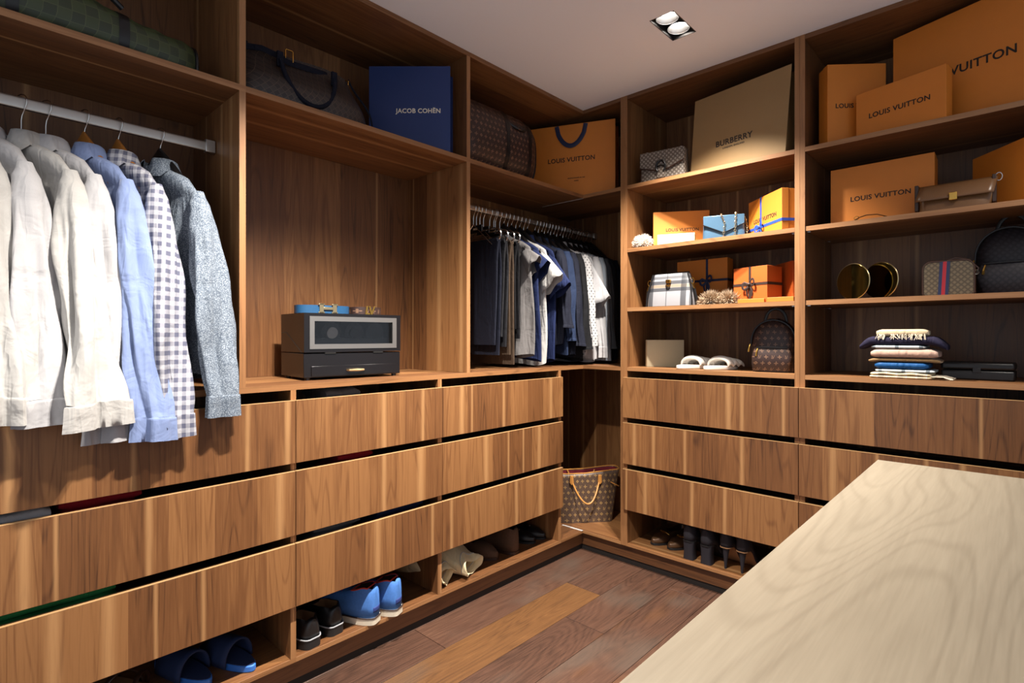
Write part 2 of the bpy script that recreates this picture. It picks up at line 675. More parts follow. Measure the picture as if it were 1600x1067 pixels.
white_c = cloth('white_cotton', (172, 171, 173))
ivory_c = cloth('ivory_cotton', (172, 170, 167))
blue_c = cloth('pale_blue_oxford', (120, 136, 176))
grey_c = cloth('grey_marl', (112, 109, 108), fuzz=0.25)
navy_c = cloth('navy_cotton', (26, 36, 72))
navyd_c = cloth('dark_navy_wool', (24, 27, 40))
black_c = cloth('black_wool', (20, 20, 23))
char_c = cloth('charcoal_wool', (36, 36, 40))
midgrey_c = cloth('grey_wool', (92, 96, 100), fuzz=0.15)
skyw_c = cloth('ice_blue_cotton', (158, 166, 176))
cream_c = cloth('cream_muslin', (226, 208, 168))
green_c = cloth('green_knit', (40, 120, 66), weave=300)
red_c = cloth('red_knit', (160, 30, 40), weave=300)
steel_c = cloth('blue_grey_cotton', (34, 46, 72))
teal_c = cloth('petrol_blue_silk', (30, 84, 140), 0.5)
pink_c = cloth('dusty_pink_wool', (206, 170, 150))
beige_c = cloth('beige_wool', (216, 194, 158))
tancl_c = cloth('tan_print_silk', (142, 112, 74))
plum_c = cloth('dark_plum_wool', (40, 36, 58))
blush = plain('blush_suede', (214, 166, 140), 0.7, grain=0.1)


def gingham():
    g = G('grey_gingham', (200, 200, 205), 0.85, 0, 0.2)
    x, y, z = g.obj()
    u = g.add(g.mul(x, 0.8), y)
    a = lines_mask(g, u, 0.026, 0.5)
    b = lines_mask(g, z, 0.026, 0.5)
    s = g.mul(g.add(a, b), 0.5)
    g.col(g.mix(s, (170, 170, 176), (88, 90, 108)))
    g.bump(wrinkle(g), 0.55, 0.016)
    return g.mat


def paisley():
    g = G('blue_grey_print_cotton', (170, 180, 190), 0.85, 0, 0.2)
    v = g.objv()
    vo = g.n('ShaderNodeTexVoronoi', feature='DISTANCE_TO_EDGE')
    g.put(vo.inputs['Vector'], v)
    vo.inputs['Scale'].default_value = 190
    nz = g.noise(v, 380, 3, 0.6, 1.5)
    k = g.smooth(g.add(g.mul(vo.outputs['Distance'], 1.2), g.mul(g.m('SUBTRACT', nz, 0.5), 1.6)), 0.05, 0.30)
    g.col(g.mix(k, (74, 84, 98), (136, 145, 155)))
    g.bump(wrinkle(g), 0.55, 0.016)
    return g.mat


def dotted():
    g = G('white_cotton_with_black_dots', (236, 232, 228), 0.85, 0, 0.2)
    x, y, z = g.obj()
    a = g.m('SUBTRACT', g.m('FRACT', g.m('DIVIDE', g.add(g.add(x, y), z), 0.03)), 0.5)
    b = g.m('SUBTRACT', g.m('FRACT', g.m('DIVIDE', g.m('SUBTRACT', g.add(x, y), z), 0.03)), 0.5)
    r = g.m('SQRT', g.add(g.mul(a, a), g.mul(b, b)))
    g.col(g.mix(g.m('LESS_THAN', r, 0.18), (174, 172, 172), (40, 40, 48)))
    g.bump(wrinkle(g), 0.55, 0.016)
    return g.mat


ging_c, pais_c, dots_c = gingham(), paisley(), dotted()


def glass_m():
    g = G('tinted_glass', (200, 205, 210), 0.03)
    g.b.inputs['Transmission Weight'].default_value = 1.0
    g.b.inputs['IOR'].default_value = 1.45
    return g.mat


glass = glass_m()


def emit(name, col, s):
    g = G(name, col, 0.4)
    g.b.inputs['Emission Color'].default_value = lin(*col)
    g.b.inputs['Emission Strength'].default_value = s
    return g.mat


lamp_glow = emit('lamp_glow', (255, 246, 232), 25.0)

# ================================================================ the room
YN, XF = -3.7, 3.45
D = 0.44
b = MB()
b.box(-0.6, XF, YN, 0.6, -0.06, -0.012)
floor = struct('floor', b, floor_a, smooth=0)
PW = 0.197
seams = {0: [-1.15, -2.75], 1: [-0.37, -2.2], 2: [-0.64, -2.5], 3: [-0.087, -1.75], 4: [-1.32, -2.9], 5: [-0.55, -2.1], 6: [-1.0]}
for k in range(-1, 18):
    x0 = -0.029 + k * PW
    if x0 > XF - 0.05:
        break
    ys = [0.10] + seams.get(k, [-0.3 - (k * 0.61) % 1.3, -2.0 - (k * 0.37) % 1.0]) + [YN]
    for i in range(len(ys) - 1):
        b = MB().box(x0 + 0.0008, min(x0 + PW - 0.0008, XF), ys[i + 1] + 0.0012, ys[i] - 0.0012, -0.012, 0.0)
        m = floor_b if (k == 1 and i == 1) else floor_a
        build('plank', b, m, floor, bevel=0.0008, smooth=0, seg=1)

struct('wall_left', MB().box(-0.60, -0.456, YN, 0.6, 0, 2.75), wall_m, smooth=0)
struct('wall_back', MB().box(-0.456, XF, 0.456, 0.6, 0, 2.75), wall_m, smooth=0)

# ceiling with rectangular openings for the downlights
fw, fl = 0.053, 0.1025
xs = sorted(set([-0.456, XF] + [f[0] - fw for f in FIX] + [f[0] + fw for f in FIX]))
ys = sorted(set([YN, 0.456] + [f[1] - fl for f in FIX] + [f[1] + fl for f in FIX]))
b = MB()
for i in range(len(xs) - 1):
    for j in range(len(ys) - 1):
        cx, cy = (xs[i] + xs[i + 1]) / 2, (ys[j] + ys[j + 1]) / 2
        if any(abs(cx - f[0]) < fw and abs(cy - f[1]) < fl for f in FIX):
            continue
        b.box(xs[i], xs[i + 1], ys[j], ys[j + 1], CEIL, CEIL + 0.12)
struct('ceiling', b, ceil_m, smooth=0)

fix_grey = plain('downlight_housing', (70, 68, 68), 0.4, 0.6)
fix_cup = plain('downlight_cup', (196, 196, 198), 0.3, 0.7)
FL = ['recessed twin-lamp downlight in the ceiling above the corner', 'twin-lamp downlight in the ceiling in front of the tall display niche',
      'unseen twin-lamp downlight guessed in the ceiling beyond the shirts', 'unseen twin-lamp downlight guessed in the ceiling before the right-hand shelves',
      'unseen twin-lamp downlight added in the ceiling behind the pale oak island']
for q, (fx, fy, fs, aim) in enumerate(FIX):
    t = thing('ceiling_downlight', FL[q], 'downlight', (fx, fy, CEIL), 0, 'recessed downlights')
    h = MB()
    w, l, d = fw - 0.0005, fl - 0.0005, 0.075
    h.box(-w, w, -l, l, d, d + 0.003)
    h.box(-w, -w + 0.003, -l, l, 0.0, d)
    h.box(w - 0.003, w, -l, l, 0.0, d)
    h.box(-w + 0.003, w - 0.003, -l, -l + 0.003, 0, d)
    h.box(-w + 0.003, w - 0.003, l - 0.003, l, 0, d)
    build('housing', h, fix_grey, t, smooth=0)
    for s in (-1, 1):
        c = MB()
        prof = [(0.045, 0.012), (0.046, 0.014), (0.040, 0.020), (0.030, 0.045), (0.018, 0.068)]
        c.loft([[(r * cos(2 * pi * k / 28), s * 0.0495 + r * sin(2 * pi * k / 28), z) for k in range(28)] for r, z in prof], True, False, True)
        cup = build('lamp', c, fix_cup, t, smooth=50)
        build('lens', MB().disc((0, s * 0.0495), 0.0265, 0.036, 0.042, 24), lamp_glow, cup)
        ld = bpy.data.lights.new('downlight_beam', 'SPOT')
        ld.energy = SPOT_W * fs
        ld.color = SPOT_COL
        ld.spot_size = radians(100)
        ld.spot_blend = 0.65
        ld.shadow_soft_size = 0.022
        lo = bpy.data.objects.new('downlight_beam', ld)
        COL.objects.link(lo)
        lo.parent = t
        lo.location = (0, s * 0.0495, 0.004)
        ax, ay = aim[0 if s < 0 else 1]
        lo.rotation_euler = Vector((ax, ay, -1)).to_track_quat('-Z', 'Y').to_euler()

# ================================================================ built-in cabinets
ZS, ZT = 1.9975, 2.017          # upper shelf underside / top
ZC0, ZC1 = 1.0345, 1.054        # worktop
TOP0 = 2.4735
DZ = [(0.789, 0.9995), (0.545, 0.761), (0.3035, 0.516)]
YA0, YA1 = -1.855, -1.8355
YB0, YB1 = -0.885, -0.865
YEND = -3.12


def board(name, par, x0, x1, y0, y1, z0, z1, mat, edge=None, bev=0.0008):
    return build(name, MB().box(x0, x1, y0, y1, z0, z1), mat, par, bevel=bev, smooth=0, seg=1, world=True)


def edging(name, par, x0, x1, y0, y1, z0, z1, mat):
    return build(name, MB().box(x0, x1, y0, y1, z0, z1), mat, par, smooth=0, world=True)


E_ = 0.0012   # thickness of the pale edge band
A = thing('hanging_wardrobe', 'walnut wardrobe bay with a flat metal rail of shirts', 'wardrobe', (0, -2.48, ZC1))
Bv = thing('display_niche', 'tall open walnut niche holding the black watch cabinet', 'wardrobe', (0, -1.35, ZC1))
Cv = thing('corner_wardrobe', 'walnut corner wardrobe with a crowded clothes rail', 'wardrobe', (0, 0, ZC1))
for t, y0, y1 in ((A, YEND, YA1), (Bv, YA1, YB1), (Cv, YB1, 0.0)):
    sh = board('shelf', t, -D, -E_, y0, y1, ZS, ZT, wood_y)
    edging('shelf_edge', t, -E_, 0, y0, y1, ZS, ZT, edge_y)
    board('top_board', t, -D, 0, y0, y1, TOP0, CEIL - 0.0005, wood_y)
    board('back_panel', t, -D - 0.012, -D, y0 + 0.0005, y1 - 0.0005, ZC1, CEIL - 0.001, wood_v)
for t, a0, a1 in ((A, YA0, YA1), (Bv, YB0, YB1)):
    for z0, z1 in ((ZC1, ZS), (ZT, TOP0)):
        board('side_panel', t, -D, -E_, a0, a1, z0, z1, wood_v)
        edging('panel_edge', t, -E_, 0, a0, a1, z0, z1, edge_z)
board('side_panel', A, -D, 0, YEND - 0.02, YEND, ZC1, CEIL - 0.0005, wood_v)
# corner part
board('shelf', Cv, -D, 0.2445, E_, D, ZS, ZT, wood_x)
edging('shelf_edge', Cv, 0.0, 0.2445, 0, E_, ZS, ZT, edge_x)
board('top_board', Cv, -D, 0.2445, 0.0, D, TOP0, CEIL - 0.0005, wood_x)
Nv = thing('corner_niche', 'open walnut corner niche below the worktop with the monogram tote', 'cabinet', (0, 0, 0.105))
for t, z0, z1 in ((Cv, ZC1, CEIL - 0.0005), (Nv, 0.12, ZC0)):
    board('back_panel', t, -D, 0.2445, D, D + 0.012, z0, z1 - 0.0005, wood_v)
    board('back_panel', t, -D - 0.012, -D, -0.2028 if t is Nv else 0.0005, D, z0, z1 - 0.0005, wood_v)
    zz = z0 if t is Cv else 0.105
    z2 = z1 if t is Cv else ZC1
    board('side_panel', t, 0.2447, 0.2638, E_, D, zz, z2, wood_v)
    edging('panel_edge', t, 0.2447, 0.2638, 0, E_, zz, z2, edge_z)
edging('joint_strip', Cv, -0.30, 0.0, -0.006, 0.004, ZS - 0.001, ZS - 0.0001, strip_m)
edging('joint_strip', Nv, -0.14, 0.002, -0.016, -0.002, 0.1201, 0.1212, strip_m)


# hanging rails
def rail(par, y0, y1, x, z, h=0.030, w=0.013):
    r = MB()
    pr = [(x + w / 2 * cos(a) * (1 if abs(cos(a)) > .5 else 1), z - h / 2 + (h / 2) * (1 + sin(a))) for a in [2 * pi * k / 16 for k in range(16)]]
    pr = []
    for k in range(24):
        a = 2 * pi * k / 24
        ca, sa = cos(a), sin(a)
        pr.append((x + w / 2 * math.copysign(abs(ca) ** .5, ca), z + h / 2 * math.copysign(abs(sa) ** .5, sa)))
    r.loft([[(px, yy, pz) for px, pz in pr] for yy in (y0, y1)])
    build('hanging_rail', r, satin, par, world=True)
    for yy in (y0, y1):
        e = MB()
        e.box(x - 0.012, x + 0.012, yy - 0.004 if yy == y0 else yy - 0.03, yy + 0.03 if yy == y0 else yy + 0.002, z - h / 2 - 0.004, z + h / 2 + 0.006)
        build('rail_socket', e, satin, par, world=True, bevel=0.003)


RX, RZ = -0.215, 1.865
rail(A, YEND + 0.005, YA0 - 0.003, RX, RZ - 0.002, 0.034)
rail(Cv, YB1 + 0.003, D - 0.003, RX, RZ, 0.026)

# continuous worktop over the left drawers
Wt = thing('worktop', 'long walnut worktop above the left-hand drawers, turning the corner', 'worktop', (0, -1.5, ZC0))
board('top_board', Wt, -D, -E_, YEND, 0.0, ZC0, ZC1, wood_y)
edging('front_edge', Wt, -E_, 0, YEND, 0.0, ZC0, ZC1, edge_y)
board('corner_board', Wt, -D, 0.2445, E_, D, ZC0, ZC1, wood_x)
edging('corner_edge', Wt, 0.0, 0.2445, 0.0, E_, ZC0, ZC1, edge_x)


def drawers(par, side, a0, a1, in0, in1):
    """three handleless drawers; side 'L' fronts face +x, 'R' fronts face -y; a0..a1 front span, in0..in1 box span"""
    for z0, z1 in DZ:
        if side == 'L':
            d = board('drawer', par, 0.001, 0.020, a0 + 0.0012, a1 - 0.0012, z0, z1, wood_v)
            bx = MB()
            bx.box(-0.40, 0.0005, in0, in0 + 0.012, z0 + 0.02, z1 - 0.06)
            bx.box(-0.40, 0.0005, in1 - 0.012, in1, z0 + 0.02, z1 - 0.06)
            bx.box(-0.412, -0.40, in0, in1, z0 + 0.02, z1 - 0.06)
            bx.box(-0.40, 0.0005, in0 + 0.012, in1 - 0.012, z0 + 0.02, z0 + 0.03)
            e = MB().box(0.001, 0.0202, a0 + 0.0012, a1 - 0.0012, z1 - 0.0001, z1 + 0.0006)
        else:
            d = board('drawer', par, a0 + 0.0012, a1 - 0.0012, -0.020, -0.001, z0, z1, wood_v)
            bx = MB()
            bx.box(in0, in0 + 0.012, -0.0005, 0.40, z0 + 0.02, z1 - 0.06)
            bx.box(in1 - 0.012, in1, -0.0005, 0.40, z0 + 0.02, z1 - 0.06)
            bx.box(in0, in1, 0.40, 0.412, z0 + 0.02, z1 - 0.06)
            bx.box(in0 + 0.012, in1 - 0.012, -0.0005, 0.40, z0 + 0.02, z0 + 0.03)
            e = MB().box(a0 + 0.0012, a1 - 0.0012, -0.0202, -0.001, z1 - 0.0001, z1 + 0.0006)
        l = par.location
        for nm, mb_, mm in (('drawer_box', bx, drawer_in), ('top_edge', e, edge_hi)):
            mb_.v = [(p[0] - l[0], p[1] - l[1], p[2] - l[2]) for p in mb_.v]
            build(nm, mb_, mm, d, smooth=0)


drawer_in = plain('drawer_lining', (70, 52, 42), 0.8)
edge_hi = plain('drawer_edge_highlight', (172, 134, 92), 0.4, grain=0.1)  # lighter colour paints a highlight along the drawer tops

LC = [(YEND, -1.6804, YEND + 0.02, -1.6892, 'wide walnut drawer cabinet under the hanging shirts'),
      (-1.6804, -1.0413, -1.6703, -1.0507, 'walnut drawer cabinet under the black watch cabinet'),
      (-1.0413, -0.2094, -1.0302, -0.2238, 'walnut drawer cabinet next to the open corner with the tote')]
for i, (a0, a1, i0, i1, lb) in enumerate(LC):
    t = thing('drawer_cabinet', lb, 'cabinet', (0, (a0 + a1) / 2, 0.105), 0, 'left-hand drawer cabinets')
    p1 = i1 + (0.0190 if i == 0 else 0.0205)
    board('side_panel', t, -D, -E_, i1, p1, 0.12, ZC0 - 0.0003, wood_v)
    edging('panel_edge', t, -E_, 0, i1, p1, 0.12, ZC0 - 0.0003, edge_z)
    if i == 0:
        board('side_panel', t, -D, 0, YEND, YEND + 0.02, 0.12, ZC0 - 0.0003, wood_v)
    bend = p1
    prev = [YEND, -1.6702, -1.0302][i]
    s = board('shoe_shelf', t, -D, -E_, prev, bend, 0.105, 0.12, wood_y)
    edging('shelf_edge', t, -E_, 0, prev, bend, 0.105, 0.12, edge_y)
    board('back_panel', t, -D - 0.012, -D, prev + 0.0003, p1 - 0.0003, 0.12, ZC0 - 0.0003, wood_v)
    drawers(t, 'L', a0, a1, i0 + 0.002, i1 - 0.002)
board('shoe_shelf', Nv, -D, -E_, -0.2029, E_, 0.105, 0.12, wood_y)
edging('shelf_edge', Nv, -E_, 0, -0.2029, 0.0, 0.105, 0.12, edge_y)
board('shoe_shelf', Nv, -D, 0.2445, E_, D, 0.105, 0.12, wood_x)
edging('shelf_edge', Nv, 0.0, 0.2445, 0, E_, 0.105, 0.12, edge_x)

SH = [(ZS, ZT), (1.6625, 1.682), (1.3495, 1.369), (ZC0, ZC1)]
RU = [(0.2643, 0.2845, 1.1028, 1.1232, 0.268, 1.1232, 'tall walnut shelf unit with drawers beside the corner'),
      (1.1240, 1.1430, 1.9850, 2.0050, 1.1232, 2.0050, 'tall walnut shelf unit with drawers behind the oak island')]
for (s0, s1, e0, e1, f0, f1, lb) in RU:
    t = thing('shelf_unit', lb, 'shelf unit', ((s0 + e1) / 2, 0, 0.105), 0, 'right-hand shelf units')
    for p0, p1 in ((s0, s1), (e0, e1)):
        board('side_panel', t, p0, p1, E_, D, 0.105, CEIL - 0.0005, wood_v)
        edging('panel_edge', t, p0, p1, 0, E_, 0.105, CEIL - 0.0005, edge_z)
    for i, (z0, z1) in enumerate(SH):
        yb = 0.004 if i in (1, 2) and s0 > 1 else 0.0
        board('shelf', t, s1 + 0.0005, e0 - 0.0005, yb + E_, D, z0, z1, wood_x)
        edging('shelf_edge', t, s1 + 0.0005, e0 - 0.0005, yb, yb + E_, z0, z1, edge_x)
        if i in (1, 2):
            for px in (s1 + 0.004, e0 - 0.016):
                for py in (0.02, 0.36):
                    edging('shelf_pin', t, px, px + 0.012, py, py + 0.006, z0 - 0.004, z0 - 0.0002, chrome)
    board('top_board', t, s1 + 0.0005, e0 - 0.0005, 0.0, D, TOP0, CEIL - 0.0005, wood_x)
    board('shoe_shelf', t, s1 + 0.0005, e0 - 0.0005, E_, D, 0.105, 0.12, wood_x)
    edging('shelf_edge', t, s1 + 0.0005, e0 - 0.0005, 0, E_, 0.105, 0.12, edge_x)
    board('back_panel', t, s0, e1, D, D + 0.012, 0.105, CEIL - 0.001, wood_v)
    drawers(t, 'R', f0, f1, s1 + 0.003, e0 - 0.003)

# plinths, and dark strips that paint in the shadow gap at the floor
struct('trim_1', MB().box(-0.060, -0.026, YEND, 0.026, 0.032, 0.1048), plinth_my, smooth=0)
struct('trim_2', MB().box(-0.026, 2.005, 0.026, 0.060, 0.032, 0.1048), plinth_m, smooth=0)
struct('trim_3', MB().box(-0.060, -0.033, YEND, 0.033, 0.0005, 0.032), black_gap, smooth=0)
struct('trim_4', MB().box(-0.033, 2.005, 0.033, 0.060, 0.0005, 0.032), black_gap, smooth=0)

# ================================================================ island
IX0, IX1, IY0, IY1, IZ = 1.549, 2.42, -2.26, -0.913, 0.91
isl = thing('dressing_island', 'dressing island with a pale oak top in the foreground', 'island', ((IX0 + IX1) / 2, (IY0 + IY1) / 2, 0))
build('top', MB().box(IX0, IX1, IY0, IY1, IZ - 0.04, IZ), oak, isl, bevel=0.0015, smooth=0, world=True)
build('body', MB().box(IX0 + 0.04, IX1 - 0.04, IY0 + 0.04, IY1 - 0.04, 0.07, IZ - 0.04), wood_v, isl, smooth=0, world=True)
build('plinth', MB().box(IX0 + 0.08, IX1 - 0.08, IY0 + 0.08, IY1 - 0.08, 0.0005, 0.07), black_gap, isl, smooth=0, world=True)
for z0, z1 in ((0.09, 0.33), (0.345, 0.585), (0.60, 0.84)):
    build('drawer', MB().box(IX0 + 0.021, IX0 + 0.0395, IY0 + 0.045, IY1 - 0.045, z0, z1), wood_v, isl, bevel=0.001, smooth=0, world=True)

# ================================================================ clothes
wood_h = plain('amber_hanger_wood', (150, 96, 40), 0.35, grain=0.2, gs=80)
dark_h = plain('black_hanger', (16, 15, 16), 0.3)
btn_w = plain('pearl_button', (214, 210, 204), 0.3)
btn_n = plain('navy_button', (30, 34, 52), 0.3)


def hook_path():
    pts = [(-0.021, 0, 0.002)]
    for k in range(0, 13):
        a = pi - pi * k / 12 * 1.0
        pts.append((0.021 * cos(a), 0, 0.004 + 0.0185 * sin(a)))
    pts += [(0.020, 0, -0.006), (0.012, 0, -0.022), (0.003, 0, -0.036), (0.0, 0, -0.05), (0.0, 0, -0.085)]
    return pts


def hanger(y, kind, lb, yaw=0.0, group='hangers on the corner rail', hw=0.19):
    t = thing('clothes_hanger', lb, 'hanger', (RX, y, RZ), yaw, group)
    build('hook', MB().tube(hook_path(), 0.0017, 6), chrome, t)
    if kind == 'bar':
        zb = -0.118
        p = [(-0.17, 0, zb), (0.12, 0, zb)] + [(0.14 + 0.035 * sin(a), 0, zb - 0.03 + 0.03 * cos(a)) for a in [pi * k / 8 for k in range(9)]] + [(0.10, 0, zb - 0.06), (-0.17, 0, zb - 0.06)]
        build('trouser_bar', MB().tube(p, 0.0042, 8), chrome, t)
        build('clip_plate', MB().box(-0.045, 0.045, -0.006, 0.006, zb - 0.004, zb + 0.034), dark_h, t, bevel=0.004)
    else:
        m = {'wood': wood_h, 'black': dark_h, 'wire': chrome}[kind]
        if kind == 'wire':
            p = [(-hw, 0, -0.20), (0, 0, -0.083), (hw, 0, -0.20)]
            build('shoulder_bar', MB().tube(p, 0.002, 6), m, t)
        else:
            rings = []
            for k in range(21):
                x = lerp(-hw, hw, k / 20)
                e = abs(x) / hw
                hz = lerp(0.040, 0.009, e ** 0.55) * (1.0 if e < 0.97 else 0.7)
                zc = -0.080 - 0.130 * e ** 1.4
                ty = lerp(0.010, 0.016, e)
                rings.append([(x, ty * cos(a), zc + hz * sin(a)) for a in [2 * pi * q / 12 for q in range(12)]])
            build('shoulder_bar', MB().loft(rings), m, t)
    return t


def loop(rx, ry, z, cx, cy, n, f=None, p=1.0, wob=None):
    out = []
    for k in range(n):
        a = 2 * pi * k / n
        c, s = cos(a), sin(a)
        x = math.copysign(abs(c) ** p, c) * rx
        y = math.copysign(abs(s) ** p, s) * ry
        out.append((cx + x, cy + y + (f(x, z) if f else 0), z + (wob(a) if wob else 0)))
    return out


def sleeve_mb(rng, x0, z0, x1, z1, dy, aw, bw, n=40, m=32, fold=0.006, side=1, twist=True, crease=0.0):
    """a hanging sleeve: rings from the shoulder (x0,z0) to the wrist (x1,z1); aw/bw half widths along y/x"""
    p1, p2, p3 = rng.uniform(0, 6), rng.uniform(0, 6), rng.uniform(0, 6)
    tw = rng.uniform(-0.75, -0.35) if twist else 0.0
    rings = []
    for i in range(m + 1):
        s = i / m
        z = lerp(z0, z1, s)
        cx = x0 + (x1 - x0) * s ** 1.2 + side * 0.010 * sin(pi * min(1, s * 1.3))
        cy = dy * s ** 1.3
        a = interp(aw, s)
        bb = interp(bw, s)
        amp = fold * sstep(0.05, 0.45, s)
        cr = crease
        rr = []
        for k in range(n):
            ph = 2 * pi * k / n
            d = amp * (1.1 * (0.5 - abs(sin(1.5 * ph + p2 + 1.3 * s))) * cr + 0.8 * (0.5 - abs(sin(3.5 * ph + p1 - 2.2 * s + 0.8 * sin(6 * s)))) * cr + sin(3 * ph + p1 + 3.2 * s) + 0.75 * sin(5 * ph + p2 - 4 * s) + 0.35 * sin(9 * ph + p3 + 3 * s) + 0.9 * sin(2 * ph + p3 + 11 * s) * sstep(0.35, 0.85, s))
            ex = (bb + d) * cos(ph)
            ey = (a + d) * sin(ph)
            t_ = tw * s
            rr.append((cx + ex * cos(t_) - ey * sin(t_) * 0.4, cy + ex * sin(t_) * 0.4 + ey * cos(t_), z + 0.004 * sin(3 * ph + p2) * sstep(0.3, 1, s)))
        rings.append(rr)
    return rings


def top(name, lb, cat, y, mat, seed, kind='shirt', hw=0.205, length=0.76, th=0.026, sl=0.63, sx=0.27, dy=0.0, group=None, collar=True, cuffm=None, button=None, aw=None, fold=0.006, lift=0.0, yaw=0.0, zsh=-0.190, bf=0.010, bw=None, hem=0.075):
    rng = random.Random(seed)
    t = thing(name, lb, cat, (RX, y, RZ), yaw, group)
    q1, q2, q3 = rng.uniform(0, 6), rng.uniform(0, 6), rng.uniform(0, 6)

    def fy(x, z):
        a = bf * sstep(-0.20, -0.5, z)
        return a * (1.1 * (0.5 - abs(sin(x * 19 + q3 + z * 2.2))) + sin(x * 31 + q1 + z * 1.5) + 0.6 * sin(x * 58 + q2 - z * 3)) + 0.005 * sin(z * 11 + q3 + x * 6)

    prof = [(-0.112, 0.054, 0.040), (-0.122, 0.064, 0.043), (-0.135, 0.092, 0.042), (-0.155, 0.132, 0.038), (lerp(-0.155, zsh, 0.6), 0.168, 0.028), (zsh, hw - 0.012, 0.019), (zsh - 0.03, hw, th * 0.8), (zsh - 0.10, hw - 0.006, th + 0.006)]
    N = 10
    for k in range(1, N + 1):
        s = k / N
        prof.append((lerp(zsh - 0.10, -length, s), hw - 0.006 + 0.012 * sin(pi * s) * 0.4 + 0.006 * s, th + 0.008 * s))
    rings = []
    for z, w, h in prof:
        rings.append(loop(w, h, z + (lift if z > -0.2 else 0), 0, 0, 52, fy, 0.85, (lambda a, z=z: 0.012 * sin(2 * a + q1) * sstep(-0.6, -length, z))))
    body = build('body', MB().loft(rings, True, False, False), mat, t, smooth=80)
    if collar:
        rr = []
        for (r, z) in ((0.054, -0.120), (0.050, -0.094), (0.051, -0.087), (0.057, -0.092), (0.076, -0.136)):
            ring = []
            for k in range(25):
                a = -pi / 2 + radians(24) + (2 * pi - radians(48)) * k / 24
                fl = 1.0 + (0.26 if z < -0.13 and r > 0.07 and (k < 4 or k > 20) else 0)
                ring.append((r * cos(a) * fl, r * 0.78 * sin(a) * fl, z + lift - (0.018 if z < -0.13 and r > .07 and (k < 3 or k > 21) else 0)))
            rr.append(ring)
        build('collar', MB().loft(rr, False), mat, t, smooth=80, solid=0.0018)
    if kind == 'shirt' or kind == 'jacket':
        w0 = aw or [(0, 0.020), (0.10, 0.040), (0.4, 0.046), (0.8, 0.050), (1, 0.042)]
        b0 = bw or [(0, 0.018), (0.12, 0.032), (0.5, 0.028), (1, 0.022)]
        for side in (1, -1):
            x1 = sx if side > 0 else -0.165
            x0 = 0.180 if side > 0 else -0.160
            zz1 = zsh - sl if side > 0 else zsh - 0.50
            rg = sleeve_mb(rng, x0, zsh + 0.012, x1, zz1, dy if side > 0 else 0, w0 if side > 0 else [(0, 0.018), (1, 0.022)], b0 if side > 0 else [(0, 0.015), (1, 0.020)], side=side, fold=fold if side > 0 else 0.003, n=64 if side > 0 else 20, twist=kind == 'shirt' and side > 0, crease=1.0 if kind == 'shirt' and side > 0 else 0.3)
            s_ = build('sleeve', MB().loft(rg, True, True, False), mat, t, smooth=80)
            if side > 0:
                last = rg[-1]
                cx = sum(p[0] for p in last) / len(last)
                cy = sum(p[1] for p in last) / len(last)
                cr = []
                tilt = rng.uniform(-0.25, 0.25)
                hh = 0.062 if kind == 'shirt' else 0.012
                for (g_, dz) in ((0.92, 0.004), (1.06, 0.002), (1.08, -0.004), (1.10, -hh * 0.5), (1.14, -hh), (1.08, -hh), (1.02, -hh * 0.5)):
                    cr.append([(cx + (p[0] - cx) * g_, cy + (p[1] - cy) * g_, (zz1 - 0.0) + dz + tilt * (p[1] - cy) * 0.5) for p in last])
                cf = build('cuff', MB().loft(cr, True, False, False), cuffm or mat, t, smooth=60)
                if button:
                    best = max(last, key=lambda p: p[0] * 0.8 - p[1] * 0.6)
                    for dz in (-0.030,):
                        bp = (cx + (best[0] - cx) * 1.13, cy + (best[1] - cy) * 1.13, zz1 + dz)
                        build('button', MB().tube([(bp[0], bp[1], bp[2]), (bp[0] + 0.0025, bp[1] - 0.001, bp[2])], 0.0055, 12), button, cf)
    elif kind == 'tee':
        for side in (1, -1):
            k_ = side
            out = sx if side > 0 else 0.20
            ax, az = out - 0.160, -sl
            ln = hypot(ax, az)
            px_, pz_ = -az / ln, ax / ln
            rg = []
            for i in range(9):
                s = i / 8
                hv = lerp(0.040, hem, s)
                hy = lerp(0.020, 0.034, s)
                cx = lerp(0.150, out, s) - px_ * (hv - 0.034)
                cz = zsh - 0.030 - sl * s - pz_ * (hv - 0.034)
                rg.append([(k_ * (cx + px_ * hv * cos(a)), hy * sin(a) * (1 + 0.18 * s * sin(4 * a + q2)), cz + pz_ * hv * cos(a) + 0.006 * s * sin(5 * a + q1)) for a in [2 * pi * k / 32 for k in range(32)]])
            build('sleeve', MB().loft(rg, True, True, False), mat, t, smooth=80, solid=0.0015)
    return t


def trousers(y, mat, seed, lb, length=0.74, xo=0.0, hw=0.165, stripes=None):
    rng = random.Random(seed)
    t = thing('trousers', lb, 'trousers', (RX, y, RZ), 0, 'trousers folded over bar hangers')
    q = rng.uniform(0, 6)
    for s_, ln in ((1, length), (-1, length - 0.05)):
        rings = []
        for k in range(16):
            s = k / 15
            z = lerp(-0.172, -ln, s)
            hy = interp([(0, 0.006), (0.06, 0.010), (1, 0.009)], s)
            w = hw * (1.0 - 0.05 * s)
            cy = s_ * (0.004 + 0.010 * sstep(0, 0.25, s)) + 0.004 * sin(q + 4 * s)
            rings.append([(xo + p[0], p[1], p[2]) for p in loop(w, hy, z, 0, cy, 32, lambda x, zz: 0.003 * sin(x * 30 + q) * s, 0.7)])
        build('leg', MB().loft(rings), mat, t, smooth=80)
    fd = MB().tube([(xo - hw * 0.97, 0, -0.176), (xo + hw * 0.97, 0, -0.176)], 0.0125, 12)
    build('folded_knee', fd, mat, t)
    return t


